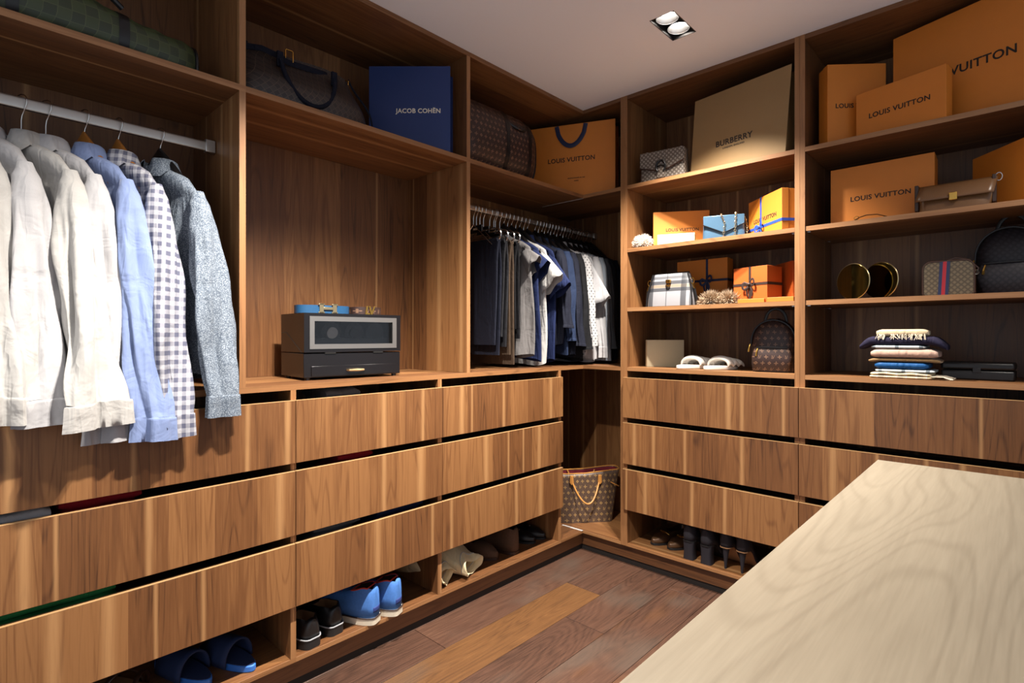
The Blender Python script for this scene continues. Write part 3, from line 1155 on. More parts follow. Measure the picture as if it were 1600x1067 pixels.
# --- shirts on the left rail
SHG = 'shirts on the left rail'
HG = 'hangers on the left rail'
SH_ = [
    # y, yaw, mat, seed, label, sleeve length, cuff x, dy, hanger kind, button, cuff half width
    (-2.019, 19, pais_c, 11, 'blue-grey printed cotton shirt, last on the left rail beside the niche', 0.612, 0.285, 0.007, 'black', None, 0.056),
    (-2.130, 19, ging_c, 12, 'grey and white gingham shirt with navy buttons', 0.660, 0.275, -0.020, 'wood', btn_n, 0.052),
    (-2.213, 23, blue_c, 13, 'pale blue oxford shirt between the gingham and the white shirts', 0.660, 0.300, 0.000, 'wood', None, 0.054),
    (-2.300, 28, white_c, 14, 'white shirt with a flared sleeve next to the pale blue shirt', 0.650, 0.278, 0.000, 'wire', None, 0.078),
    (-2.352, 28, ivory_c, 15, 'off-white shirt with a squared cuff, second before the blue shirt', 0.606, 0.318, -0.040, 'wire', None, 0.060),
    (-2.435, 25, white_c, 16, 'white shirt with a stitched crinkled sleeve, third before the blue shirt', 0.590, 0.290, -0.028, 'wire', None, 0.060),
    (-2.500, 25, ivory_c, 17, 'white shirt at the left edge of the photo', 0.580, 0.310, -0.03, 'wire', None, 0.058),
    (-2.585, 25, white_c, 18, 'white shirt just beyond the left edge of the photo', 0.59, 0.29, -0.03, 'wire', None, 0.055),
]
for i, (y, yw, m, sd, lb, sl, sx, dy, hk, bt, cw) in enumerate(SH_):
    hanger(y, hk, ('amber wooden' if hk == 'wood' else 'black contoured' if hk == 'black' else 'thin chrome wire') + ' hanger inside the ' + ' '.join(lb.split(',')[0].split(' ')[:9]), yaw=radians(yw), group=HG, hw=0.125 if hk == 'wood' else 0.15)
    top('shirt', lb, 'shirt', y, m, sd, 'shirt', sl=sl, sx=sx, dy=dy, group=SHG, button=bt, th=0.034, yaw=radians(yw), zsh=-0.215, bf=0.014, length=0.77,
        aw=[(0, 0.014), (0.07, 0.030), (0.2, 0.043), (0.4, 0.050), (0.75, 0.054), (0.93, cw + 0.004), (1, cw)], fold=0.0085)

# --- the corner rail
CG = 'clothes on the corner rail'
brownc_c = cloth('brown_wool', (74, 60, 48))
TR = [(-0.625, navyd_c, 31, 'dark navy trousers hanging first on the corner rail', 0.74), (-0.575, char_c, 32, 'charcoal trousers hanging second on the corner rail', 0.70),
      (-0.530, brownc_c, 33, 'brown trousers between the charcoal and the black trousers', 0.79), (-0.488, black_c, 34, 'black trousers hanging before the grey top', 0.66)]
for i, (y, m, sd, lb, ln) in enumerate(TR):
    h = hanger(y, 'bar', 'chrome trouser hanger carrying the ' + lb.split(' hanging')[0].split(' between')[0], group='chrome trouser hangers')
    trousers(y, m, sd, lb, ln)
    if i == 0:
        lettering('BOSS', 0.030, white_print, h, 0.0, -0.0066, -0.1035)
TOPS = [
    (-0.425, grey_c, 41, 'grey_top', 'grey marl short-sleeved top next to the black trousers', 'tee', dict(sl=0.055, sx=0.235, length=0.75, collar=False, hem=0.060)),
    (-0.365, navy_c, 42, 'tee_shirt', 'navy short-sleeved top behind the grey marl top', 'tee', dict(sl=0.07, sx=0.245, length=0.77, collar=False, hem=0.066)),
    (-0.300, ivory_c, 43, 'tee_shirt', 'ivory short-sleeved blouse between two navy tops', 'tee', dict(sl=0.13, sx=0.272, length=0.79, collar=False, hem=0.085)),
    (-0.235, navy_c, 44, 'polo_shirt', 'navy short-sleeved polo behind the ivory blouse', 'tee', dict(sl=0.17, sx=0.275, length=0.78, hem=0.085)),
    (-0.170, navyd_c, 45, 'jacket', 'dark navy jacket behind the navy polo', 'jacket', dict(sl=0.40, sx=0.235, length=0.70)),
    (-0.110, steel_c, 46, 'jacket', 'deep blue jacket between the two dark navy jackets', 'jacket', dict(sl=0.47, sx=0.215, length=0.74)),
    (-0.055, navyd_c, 47, 'jacket', 'dark navy jacket in front of the black jacket', 'jacket', dict(sl=0.50, sx=0.235, length=0.76)),
    (0.000, black_c, 48, 'jacket', 'black jacket just before the white blouses', 'jacket', dict(sl=0.52, sx=0.240, length=0.78)),
    (0.062, dots_c, 49, 'blouse', 'white blouse with small black dots', 'shirt', dict(sl=0.45, sx=0.245, length=0.76)),
    (0.118, white_c, 50, 'blouse', 'white blouse with a full short sleeve behind the dotted blouse', 'tee', dict(sl=0.22, sx=0.290, length=0.79, hem=0.095)),
    (0.170, white_c, 51, 'shirt', 'white long-sleeved shirt on the corner rail', 'shirt', dict(sl=0.52, sx=0.235, length=0.79)),
    (0.222, skyw_c, 52, 'shirt', 'ice blue shirt behind the white ones on the corner rail', 'shirt', dict(sl=0.54, sx=0.225, length=0.78)),
    (0.275, midgrey_c, 53, 'jacket', 'mid-grey jacket near the far end of the corner rail', 'jacket', dict(sl=0.52, sx=0.225, length=0.78)),
    (0.328, char_c, 54, 'jacket', 'charcoal jacket, last but one on the corner rail', 'jacket', dict(sl=0.52, sx=0.215, length=0.79)),
    (0.380, navyd_c, 55, 'jacket', 'dark jacket at the far end of the corner rail', 'jacket', dict(sl=0.52, sx=0.205, length=0.79)),
]
for (y, m, sd, nm, lb, kd, kw) in TOPS:
    hanger(y, 'black', 'thin hanger inside the ' + lb[:60], yaw=0.0, hw=0.17)
    top(nm, lb, lb.split(' ')[-1] if False else {'grey_top': 'top', 'tee_shirt': 'top', 'polo_shirt': 'polo shirt'}.get(nm, nm), y, m, sd, kd, th=0.018, hw=0.20,
        aw=[(0, 0.020), (0.10, 0.032), (0.5, 0.033), (1, 0.028)], fold=0.004, group=CG, dy=0.0, **kw)
# spare hangers between the clothes
SHORT = [(-9, 'wardrobe post'), (-0.625, 'dark navy trousers'), (-0.575, 'charcoal trousers'), (-0.530, 'brown trousers'), (-0.488, 'black trousers'), (-0.425, 'grey marl top'), (-0.365, 'navy top'),
         (-0.300, 'ivory blouse'), (-0.235, 'navy polo'), (-0.170, 'first dark navy jacket'), (-0.110, 'deep blue jacket'), (-0.055, 'second dark navy jacket'), (0.0, 'black jacket'), (0.062, 'dotted blouse'),
         (0.118, 'full-sleeved white blouse'), (0.170, 'long-sleeved white shirt'), (0.222, 'ice blue shirt'), (0.275, 'mid-grey jacket'), (9, 'far end')]
for k, y in enumerate((-0.645, -0.60, -0.50, -0.455, -0.395, -0.33, -0.265, -0.14, -0.085, -0.03, 0.03, 0.09, 0.145, 0.25)):
    lo_ = [n for v, n in SHORT if v < y][-1]
    hi_ = [n for v, n in SHORT if v > y][0]
    hanger(y, 'wire', 'bare wire hanger between the %s and the %s' % (lo_, hi_), yaw=radians(random.uniform(-8, 8)), group='bare wire hangers on the corner rail', hw=0.14)

# ================================================================ bags, boxes and shelf contents
def gift_box(lb, P0, P1, z, h, depth, mat=orange, text=None, tw=0.6, tz=0.5, txo=0.0, ribbon=None, lid=0.5, th=None, group='orange gift boxes', name='gift_box', cat='box'):
    (cx, cy), rz, w = face(P0, P1)
    t = thing(name, lb, cat, (cx, cy, z), rz, group)
    k = depth * lid
    build('lid', MB().box(-w / 2, w / 2, 0, k, 0, h), mat, t, bevel=0.0012, smooth=0)
    build('box_base', MB().box(-w / 2 + 0.0015, w / 2 - 0.0015, k, depth, 0.0008, h - 0.0015), mat, t, bevel=0.001, smooth=0)
    if text:
        lettering(text, w * tw, print_dark, t, txo * w, -0.0004, h * tz, height=th)
    if ribbon:
        rm, rx, rzz = ribbon
        b_ = MB()
        e = 0.0012
        b_.box(rx - 0.006, rx + 0.006, -e, 0.0, -0.0, h)
        b_.box(rx - 0.006, rx + 0.006, -e, depth, h, h + e)
        b_.box(-w / 2 - e, w / 2 + e, -e, 0.0, rzz - 0.006, rzz + 0.006)
        b_.box(w / 2, w / 2 + e, 0.0, depth, rzz - 0.006, rzz + 0.006)
        rb = build('ribbon', b_, rm, t, smooth=0)
        bw = MB()
        for s in (-1, 1):
            pts = [(rx + s * 0.03 * sin(pi * q / 8) * (1 if q else 0), -0.006 - 0.008 * sin(pi * q / 8), rzz + 0.016 * sin(2 * pi * q / 8) + 0.008 * s) for q in range(9)]
            bw.tube(pts, 0.0055, 6, flat=0.25)
            bw.tube([(rx, -0.004, rzz), (rx + s * 0.014, -0.007, rzz - 0.03), (rx + s * 0.010, -0.004, rzz - 0.055)], 0.005, 6, flat=0.25)
        bw.ball((rx, -0.007, rzz), 0.007, 8, 6)
        build('bow', bw, rm, rb)
    return t


def paper_bag(name, lb, P0, P1, z, h, depth, mat, handle_m, lines, shear=0.0, handle=None, flare=0.0):
    (cx, cy), rz, w = face(P0, P1)
    t = thing(name, lb, 'shopping bag', (cx, cy, z), rz, 'paper shopping bags')
    b_ = MB()
    e = 0.0015

    def pt(x, y, zz):
        f = zz / h
        return (x * (1 + flare * f) + shear * f, y, zz)
    for (ya, yb) in ((0, e), (depth - e, depth)):
        b_ = MB().prism([(-w / 2, 0), (w / 2, 0), (w / 2, h), (-w / 2, h)], ya, yb, tf=lambda p: pt(*p))
        build('bag_panel', b_, mat, t, smooth=0)
    for s in (-1, 1):
        g_ = MB()

        def gf(u, v, s=s):
            x = s * (w / 2 - 0.002 - 0.03 * sin(pi * u) * v)
            return pt(x, e + (depth - 2 * e) * u, h * v * 0.998)
        g_.grid(gf, 8, 8)
        build('gusset', g_, mat, t, smooth=30, solid=0.001)
    build('bag_bottom', MB().box(-w / 2 + 0.003, w / 2 - 0.003, e, depth - e, 0.0005, 0.002), mat, t, smooth=0)
    for (tx, tw, zz, xo) in lines:
        f = zz / h
        lettering(tx, tw, handle_m if False else (white_print if mat is navy_card else print_dark), t, xo + shear * f, -0.0004, zz)
    if handle:
        x0, x1, drop, yo = handle
        pts = []
        for k in range(17):
            a = k / 16
            x = lerp(x0, x1, a)
            pts.append((x, -0.002 - 0.006 * sin(pi * a), h - 0.004 - drop * (sin(pi * a)) ** 0.55))
        build('handle', MB().tube(pts, 0.0022, 10, flat=6.0, up=(0, 1, 0)), handle_m, t)
    return t


def sup(a, b_, n=36, p=3.0, zc=0.0):
    out = []
    for k in range(n):
        th = 2 * pi * k / n
        c, s = cos(th), sin(th)
        out.append((a * math.copysign(abs(c) ** (2 / p), c), zc + b_ * math.copysign(abs(s) ** (2 / p), s)))
    return out


def duffel(name, lb, loc, rotz, L, Dp, Hh, mat, trim, slump=0.0, hx=0.10, band=True, handle_drop=0.5, group='travel bags on the upper shelf', seed=1, hc=0.0):
    """soft holdall; local x is the length, front faces -y, base at z=0"""
    rng = random.Random(seed)
    t = thing(name, lb, 'bag', loc, rotz, group)

    def rings_at(xs_, k=1.0):
        R = []
        for x in xs_:
            e = abs(x) / (L / 2)
            sc = (1 - min(1, e) ** 5) ** 0.34 if e < 1 else 0.0
            sc = max(sc, 0.30)
            sag = 1 - slump * (0.5 - 0.5 * cos(2 * pi * (x / L + 0.15)))
            hh = Hh / 2 * lerp(0.80, 1.0, sc) * sag
            dd = Dp / 2 * lerp(0.55, 1, sc)
            R.append([(x, y * k, hh + (z - hh) * k + 0.003 * sin(9 * x / L * 6 + y * 20)) for y, z in sup(dd, hh, 36, 2.7, hh)])
        return R
    body = build('body', MB().loft(rings_at([-L / 2 + L * k / 26 for k in range(27)])), mat, t, smooth=60)
    for s in (-1, 1):
        if band:
            build('strap', MB().loft(rings_at([hc + s * hx - 0.013, hc + s * hx + 0.013], 1.012), True, False, False), trim, t, smooth=60)
        r_ = rings_at([s * L / 2 * 0.965], 1.01)[0]
        build('piping', MB().tube(r_, 0.005, 6, closed=True), trim, t)
    zp = MB().tube([(x, 0, Hh * (1 - slump * (0.5 - 0.5 * cos(2 * pi * (x / L + 0.15)))) * 1.002) for x in [-L * .4 + L * .8 * k / 10 for k in range(11)]], 0.006, 6, flat=0.4)
    build('zip', zp, trim, t)
    for s in (-1, 1):
        pts = []
        for k in range(19):
            a = k / 18
            x = hc + lerp(-hx, hx, a)
            top_ = Hh * (0.80 + 0.30 * sin(pi * a) * (1 - handle_drop))
            drop = -0.30 * Hh * handle_drop * sin(pi * a)
            y = s * (-1) * (Dp / 2 * 0.80 + 0.02 * sin(pi * a) * (1 + handle_drop))
            pts.append((x, y, top_ + drop))
        h_ = build('handle', MB().tube(pts, 0.008, 8), trim, t)
    return t


# --- upper shelf, left to right
duffel('holdall', 'green checked soft holdall with black handles on the upper shelf', (-0.235, -2.26, ZT), pi / 2, 0.66, 0.30, 0.20, damier_g, black_lea, slump=0.25, hx=0.12, handle_drop=0.1, seed=3)
t = thing('holdall', 'dark graphite checked holdall with navy handles beside the blue shopping bag', 'bag', (-0.205, -1.568, ZT), pi / 2, 'travel bags on the upper shelf')
R = []
for k in range(13):
    e = k / 12
    w_ = lerp(0.272, 0.200, e ** 1.2)
    d_ = interp([(0, 0.115), (0.3, 0.125), (1, 0.035)], e)
    R.append([(x, y, 0.235 * e + 0.006 * sin(x * 18) * e) for x, y in sup(w_, d_, 44, 4)])
build('body', MB().loft(R), damier_d, t, smooth=50)
for s in (-1, 1):
    build('end_piping', MB().tube([(s * lerp(0.270, 0.198, (k / 12) ** 1.2), -interp([(0, 0.115), (0.3, 0.125), (1, 0.035)], k / 12) * 0.86, 0.235 * k / 12) for k in range(13)], 0.004, 6), navyd_c, t)
build('zip', MB().tube([(-0.20, 0, 0.238), (0, 0, 0.240), (0.20, 0, 0.238)], 0.007, 6, flat=0.5), navyd_c, t)
for s in (-1, 1):
    pts = []
    for k in range(23):
        a = k / 22
        pts.append((0.0 + lerp(-0.105, 0.105, a) * (1 + 0.25 * sin(pi * a)) , s * (0.092 + 0.035 * sin(pi * a) ** 0.7), 0.185 - 0.145 * sin(pi * a) ** 0.7))
    build('handle', MB().tube(pts, 0.0085, 8), navyd_c, t)
    for x in (-0.105, 0.105):
        build('handle_tab', MB().box(x - 0.011, x + 0.011, s * 0.085 - 0.006, s * 0.085 + 0.006, 0.16, 0.215), navyd_c, t, bevel=0.002)
    build('gold_hook', MB().tube([(0.185, -0.03 * s, 0.228), (0.19, -0.045 * s, 0.222), (0.188, -0.045 * s, 0.205)], 0.0025, 6), gold, t)
# gold ring standing on its strap
t = thing('buckle_strap', 'dark shoulder strap with a rectangular gold ring lying on the graphite holdall', 'strap', (-0.150, -1.625, ZT + 0.212), pi / 2)
fr_ = [(x, 0, z + 0.012) for (x, z) in ((-.014, -.02), (-.014, .02), (-.011, .024), (.011, .024), (.014, .02), (.014, -.02), (.011, -.024), (-.011, -.024))]
build('ring', MB().tube(fr_, 0.0022, 6, closed=True), gold, t)
build('webbing', MB().tube([(-0.16, 0.02, 0.0), (-0.10, 0.0, 0.006), (-0.05, -0.004, 0.0), (0, 0.0, -0.010), (0.08, 0.002, -0.004), (0.16, 0.02, 0.008)], 0.011, 8, flat=0.25, up=(0, 0, 1)), navyd_c, t)
paper_bag('paper_bag', 'navy blue paper shopping bag with pale lettering on the upper shelf', (-0.258, -1.222), (0.0, -0.982), ZT, 0.372, 0.10, navy_card, navy_ribbon, [('JACOB COHËN', 0.195, 0.178, 0.036)])
duffel('holdall', 'brown monogram holdall with dark leather straps in the corner', (-0.205, -0.580, ZT), pi / 2, 0.55, 0.30, 0.355, mono_s, black_lea, hx=0.085, hc=0.11, handle_drop=0.65, seed=5)
paper_bag('paper_bag', 'large orange paper shopping bag with navy ribbon handle in the corner', (-0.300, -0.118), (0.160, 0.081), ZT, 0.412, 0.12, orange, navy_ribbon,
          [('LOUIS VUITTON', 0.273, 0.212, 0.0), ('MAISON FONDÉE EN 1854', 0.10, 0.105, 0.03), ('PARIS', 0.024, 0.088, 0.03)], handle=(-0.085, 0.085, 0.12, 0))
paper_bag('paper_bag', 'kraft brown paper shopping bag leaning against the shelf unit post', (0.592, 0.095), (1.062, 0.012), ZT + 0.001, 0.372, 0.12, kraft, print_dark,
          [('BURBERRY', 0.185, 0.124, -0.012), ('LONDON, ENGLAND', 0.110, 0.097, -0.012)], shear=0.028)


# --- envelope / flap handbags
def flap_bag(name, lb, P0, P1, z, h, depth, mat, flap, flap_mat=None, clasp=None, chain=None, trim=None, group=None, rot_x=0.0):
    (cx, cy), rz, w = face(P0, P1)
    t = thing(name, lb, 'handbag', (cx, cy, z), 0, group, rot=(rot_x, 0, rz))
    R = []
    for k in range(9):
        zz = h * k / 8
        f = 1 - 0.05 * (zz / h)
        dd = depth / 2 * (1 - 0.35 * (zz / h) ** 2)
        R.append([(x * f, depth / 2 + y, zz) for x, y in sup(w / 2, dd, 32, 7)])
    build('body', MB().loft(R), mat, t, smooth=40, bevel=0.003)
    fl = MB()
    fl.prism([(x * w / 2, zz * h) for x, zz in flap], -0.006, 0.0015)
    fo = build('flap', fl, flap_mat or mat, t, bevel=0.002, smooth=30)
    tp = MB().box(-w / 2 * 0.955, w / 2 * 0.955, -0.004, depth * 0.8, h * 0.985, h * 1.03)
    build('flap_top', tp, flap_mat or mat, t, bevel=0.004, smooth=30)
    return t, w


t, w = flap_bag('handbag', 'beige lattice canvas handbag with a horseshoe clasp on the top shelf', (0.345, 0.022), (0.583, 0.055), ZT, 0.150, 0.085, gg, [(-0.96, 0.52), (-0.30, 0.38), (0.30, 0.38), (0.96, 0.60), (0.96, 1.02), (-0.96, 1.02)])
e_ = MB()
e_.tube([(-w / 2 * 0.96, -0.0065, 0.150 * 0.515), (-w / 2 * 0.30, -0.0065, 0.150 * 0.375), (w / 2 * 0.30, -0.0065, 0.150 * 0.375), (w / 2 * 0.96, -0.0065, 0.150 * 0.595)], 0.0035, 6)
build('flap_piping', e_, brown_lea, t)
build('tongue', MB().box(-0.022, 0.022, -0.012, -0.006, 0.012, 0.125), gg, t, bevel=0.004)
hs = MB()
hs.tube([(0.024 * cos(a), -0.015, 0.068 + 0.030 * sin(a)) for a in [radians(-50 + 280 * k / 18) for k in range(19)]], 0.0055, 8)
hs.tube([(-0.024, -0.015, 0.068), (0, -0.018, 0.074), (0.024, -0.015, 0.068)], 0.004, 6)
build('clasp', hs, gun, t)
for x in (-0.09, 0.09):
    build('chain_ring', MB().tube([(x + 0.008 * cos(a), 0.03, 0.158 + 0.008 * sin(a)) for a in [2 * pi * k / 12 for k in range(12)]], 0.002, 6, closed=True), chrome, t)

# --- shelf B of the unit beside the corner
gift_box('flat orange gift box standing askew behind the small cream box', (0.383, 0.10), (0.625, 0.247), 1.682, 0.193, 0.06, text='LOUIS VUITTON', tw=0.58, tz=0.50, txo=0.02)
gift_box('small cream box with a lid at the front of the second shelf', (0.453, 0.012), (0.622, 0.078), 1.682, 0.053, 0.075, mat=cream_card, group='cream boxes', lid=1.0)
gift_box('upright orange gift box with a blue ribbon against the post', (0.842, 0.196), (1.051, 0.003), 1.682, 0.182, 0.062, text='LOUIS VUITTON', tw=0.675, tz=0.43, txo=0.01, ribbon=(blue_ribbon, -0.03, 0.045))


def fur(name, parent, mat, centre, r, n, length, seed, squash=(1, 1, 1), upper=False):
    rng = random.Random(seed)
    b_ = MB()
    for i in range(n):
        a, c = rng.uniform(0, 2 * pi), rng.uniform(-0.9, 1)
        s = sqrt(1 - c * c)
        d = Vector((s * cos(a), s * sin(a), c))
        p = Vector((centre[0] + d.x * r * squash[0], centre[1] + d.y * r * squash[1], centre[2] + d.z * r * squash[2]))
        d2 = (d + Vector((rng.uniform(-.5, .5), rng.uniform(-.5, .5), rng.uniform(-.4, .3)))).normalized()
        q = p + d2 * length * rng.uniform(0.6, 1.1)
        q.z = max(q.z, 0.001)
        p.z = max(p.z, 0.0005)
        w_ = d2.cross(Vector((rng.uniform(-1, 1), rng.uniform(-1, 1), rng.uniform(-1, 1))))
        if w_.length < 1e-4:
            continue
        w_ = w_.normalized() * 0.0014
        mdl = p.lerp(q, 0.55) + Vector((0, 0, -0.1 * length))
        mdl.z = max(mdl.z, 0.0005)
        b_.add([p - w_, p + w_, mdl + w_ * 0.8, mdl - w_ * 0.8, q], [(0, 1, 2, 3), (3, 2, 4)])
    return build(name, b_, mat, parent, smooth=0, kind='stuff')


fur_w = plain('white_fur', (226, 216, 204), 0.9, grain=0.15, gs=60)
fur_g = plain('taupe_fur', (168, 146, 120), 0.9, grain=0.35, gs=60)
t = thing('pompom', 'fluffy white fur pompom at the left end of the second shelf', 'pompom', (0.352, 0.045, 1.682))
build('core', MB().ball((0, 0, 0.030), (0.040, 0.032, 0.029)), fur_w, t)
fur('fur_hair', t, fur_w, (0, 0, 0.030), 0.03, 1500, 0.022, 5, (1.3, 1.05, 0.95))

blue_met = plain('metallic_blue_leather', (84, 116, 142), 0.28, 0.55, grain=0.12)
t, w = flap_bag('handbag', 'metallic blue envelope handbag with gold chains on the second shelf', (0.672, 0.055), (0.852, 0.125), 1.682, 0.116, 0.06, blue_met, [(-0.96, 0.66), (0, 0.30), (0.96, 0.66), (0.96, 1.02), (-0.96, 1.02)])


def chain(parent, pts, r=0.0045, m=gold, name='chain'):
    P = [Vector(p) for p in pts]
    b_ = MB()
    # walk along the path, one link every 9 mm
    seg = []
    for a, c in zip(P, P[1:]):
        n = max(1, int((c - a).length / 0.009))
        for k in range(n):
            seg.append((a.lerp(c, k / n), (c - a).normalized()))
    for i, (p, d) in enumerate(seg):
        up_ = Vector((0, 1, 0)) if i % 2 else Vector((1, 0, 0))
        sd = d.cross(up_)
        if sd.length < 1e-3:
            sd = Vector((0, 0, 1))
        sd.normalize()
        b_.tube([p + d * (r * 1.5 * cos(a)) + sd * (r * sin(a)) for a in [2 * pi * k / 8 for k in range(8)]], 0.0013, 5, closed=True)
    return build(name, b_, m, parent)


pale_gold = plain('pale_gold_metal', (218, 196, 152), 0.28, 1.0)
chain(t, [(-0.012, 0.02, 0.121), (-0.010, -0.012, 0.118), (0.004, -0.014, 0.08), (0.002, -0.014, 0.045), (-0.002, -0.013, 0.012)], m=pale_gold)
chain(t, [(0.052, 0.02, 0.121), (0.054, -0.012, 0.120), (0.052, -0.013, 0.06), (0.050, -0.012, 0.010)], m=pale_gold)
chain(t, [(0.096, 0.03, 0.105), (0.104, 0.02, 0.06), (0.104, 0.012, 0.01)], m=pale_gold)
build('flap_edge', MB().tube([(-w / 2 * .96, -0.0065, .116 * .655), (0, -0.0065, .116 * .295), (w / 2 * .96, -0.0065, .116 * .655)], 0.002, 6), gun, t)

# --- shelf C
t = thing('handbag', 'checked canvas handbag with a gold clasp on the third shelf', 'handbag', (0.502, 0.030, 1.369), 0.03)
w, h, dp = 0.245, 0.168, 0.10
R = []
for k in range(11):
    zz = h * k / 10
    f = 1 - 0.24 * (zz / h) ** 1.8
    dd = dp / 2 * (1 - 0.55 * (zz / h) ** 1.5)
    R.append([(x * f, dp / 2 + y, zz) for x, y in sup(w / 2, dd, 36, 5)])
build('body', MB().loft(R), tartan_m, t, smooth=45, bevel=0.003)
for s in (-1, 1):
    pth = [(s * w / 2 * (1 - 0.24 * (k / 10) ** 1.8) * 1.0, 0.006 + dp * 0.22 * (k / 10), h * k / 10) for k in range(11)]
    build('corner_piping', MB().tube(pth, 0.004, 6), black_lea, t)
    lk = MB().tube([(s * 0.115 + 0.010 * cos(a), 0.03, 0.125 + 0.014 * sin(a)) for a in [2 * pi * k / 14 for k in range(14)]], 0.0025, 6, closed=True)
    lk.tube([(s * 0.118, 0.03, 0.11), (s * 0.124, 0.028, 0.095), (s * 0.128, 0.028, 0.085)], 0.004, 6)
    build('gold_ring', lk, gold, t)
    build('side_strap', MB().tube([(s * 0.124, 0.028, 0.088), (s * 0.132, 0.035, 0.04), (s * 0.134, 0.045, 0.006)], 0.008, 6, flat=0.3), black_lea, t)
build('top_zip', MB().tube([(-w / 2 * .74, dp / 2, h), (w / 2 * .74, dp / 2, h)], 0.008, 8), black_lea, t)
build('clasp', MB().prism([(-0.012, 0.118), (0.012, 0.118), (0.013, 0.136), (-0.013, 0.136)], -0.001, 0.014), gold, t, bevel=0.002)
build('clasp_drop', MB().tube([(0.009 * cos(a), 0.003, 0.112 + 0.010 * sin(a)) for a in [radians(180 + 180 * k / 8) for k in range(9)]], 0.003, 6), gold, t)

gift_box('orange gift box with a dark ribbon standing at the back of the third shelf', (0.462, 0.215), (0.735, 0.205), 1.369, 0.245, 0.07, text='LOUIS VUITTON', tw=0.55, tz=0.22, txo=0.02, ribbon=(navy_ribbon, 0.03, 0.135))
gift_box('square orange gift box tied with a dark brown ribbon bow', (0.812, 0.085), (0.980, 0.035), 1.369, 0.168, 0.11, mat=orange2, ribbon=(brown_ribbon, 0.0, 0.088))
gift_box('deep orange gift box leaning behind the ribbon box at the post', (0.952, 0.235), (1.062, 0.115), 1.369, 0.188, 0.03, mat=orange2)
gift_box('thin flat orange box lying at the front of the third shelf', (0.858, 0.012), (0.972, 0.020), 1.369, 0.018, 0.018, lid=1.0, group='flat orange boxes')
gift_box('thin flat orange box lying against the post on the third shelf', (0.988, 0.006), (1.096, 0.010), 1.369, 0.020, 0.026, lid=1.0, group='flat orange boxes')

for i, (x, y, rz, lb) in enumerate(((0.690, 0.115, radians(-65), 'taupe fur slide with a dark strap nearer the checked bag'), (0.772, 0.140, radians(-70), 'taupe fur slide with a dark strap nearer the ribbon box'))):
    t = thing('fur_slide', lb, 'slipper', (x, y, 1.369), rz + pi / 2, 'fur slides')
    build('sole', MB().plate([(0.036 * cos(a) * (1 + 0.12 * sin(a)), 0.085 * sin(a)) for a in [2 * pi * k / 24 for k in range(24)]], 0.0, 0.014), black_lea, t, bevel=0.003)
    build('strap', MB().grid(lambda u, v: (0.040 * cos(pi * u), -0.005 + 0.05 * v, 0.010 + 0.058 * sin(pi * u)), 14, 4), navyd_c, t, solid=0.004)
    fur('fur_lining', t, fur_g, (0, -0.045, 0.020), 0.03, 1500, 0.034, 9 + i, (1.35, 1.9, 0.9))

# --- shelf D (worktop level)
gift_box('upright cream box at the left end of the lowest open shelf', (0.345, 0.100), (0.490, 0.237), ZC1, 0.144, 0.034, mat=cream_card, group='cream boxes', lid=0.75)


def backpack(lb, loc, rotz, w, h, dp, mat, trim, group=None, pulls=True):
    t = thing('backpack', lb, 'backpack', loc, rotz, group)
    R = []
    for k in range(19):
        zz = h * k / 18
        e = k / 18
        f = (1 - max(0, (e - 0.45) / 0.55) ** 2.6) ** 0.5 if e < 1 else 0.12
        f = max(f, 0.22) * (0.94 + 0.06 * min(1, e * 6))
        dd = dp / 2 * max(0.35, (1 - max(0, (e - 0.5) / 0.5) ** 2.2) ** 0.5)
        R.append([(x * f, dp / 2 + y, zz) for x, y in sup(w / 2, dd, 36, 3.2)])
    body = build('body', MB().loft(R), mat, t, smooth=60)
    Rp = []
    for k in range(11):
        zz = h * (0.03 + 0.42 * k / 10)
        e = k / 10
        sc = min(1, 0.86 + 0.3 * e) if e < .5 else 1 - 0.10 * ((e - .5) / .5) ** 2
        Rp.append([(x * 0.43 * w * sc, y * 0.016 + 0.004 - 0.010 * sin(pi * e), zz) for x, y in sup(1.0, 1.0, 28, 4)])
    build('front_pocket', MB().loft(Rp), mat, t, smooth=60)
    build('pocket_zip', MB().tube([(-0.33 * w, -0.012, h * 0.455), (0, -0.016, h * 0.462), (0.33 * w, -0.012, h * 0.455)], 0.003, 6), trim, t)
    zp = []
    for k in range(17):
        a = pi * (k / 16)
        zp.append((-w / 2 * 0.96 * cos(a), dp * 0.16 + 0.0, h * 0.50 + h * 0.47 * sin(a) ** 0.8))
    build('main_zip', MB().tube(zp, 0.004, 6), trim, t)
    build('top_handle', MB().tube([(-0.045, dp * 0.75, h * 0.93)] + [(-0.045 * cos(a), dp * 0.75, h * 0.95 + 0.06 * sin(a)) for a in [pi * k / 10 for k in range(11)]] + [(0.045, dp * 0.75, h * 0.93)], 0.007, 8, flat=0.5), trim, t)
    for s in (-1, 1):
        build('shoulder_strap', MB().tube([(s * 0.03, dp * 0.98, h * 0.90), (s * 0.06, dp * 1.18, h * 0.75), (s * 0.075, dp * 1.2, h * 0.4), (s * 0.07, dp * 1.0, h * 0.06)], 0.018, 8, flat=0.25), trim, t)
    if pulls:
        for px, pz in ((-w / 2 * 0.93, h * 0.52), (-w * 0.30, h * 0.44)):
            build('zip_pull', MB().tube([(px, -0.012, pz), (px - 0.004, -0.02, pz - 0.02), (px - 0.006, -0.018, pz - 0.035)], [0.003, 0.004, 0.005], 6), gold, t)
    return t


backpack('small brown monogram backpack on the lowest open shelf', (0.985, 0.085, ZC1), 0.10, 0.195, 0.245, 0.10, mono_s, black_lea)
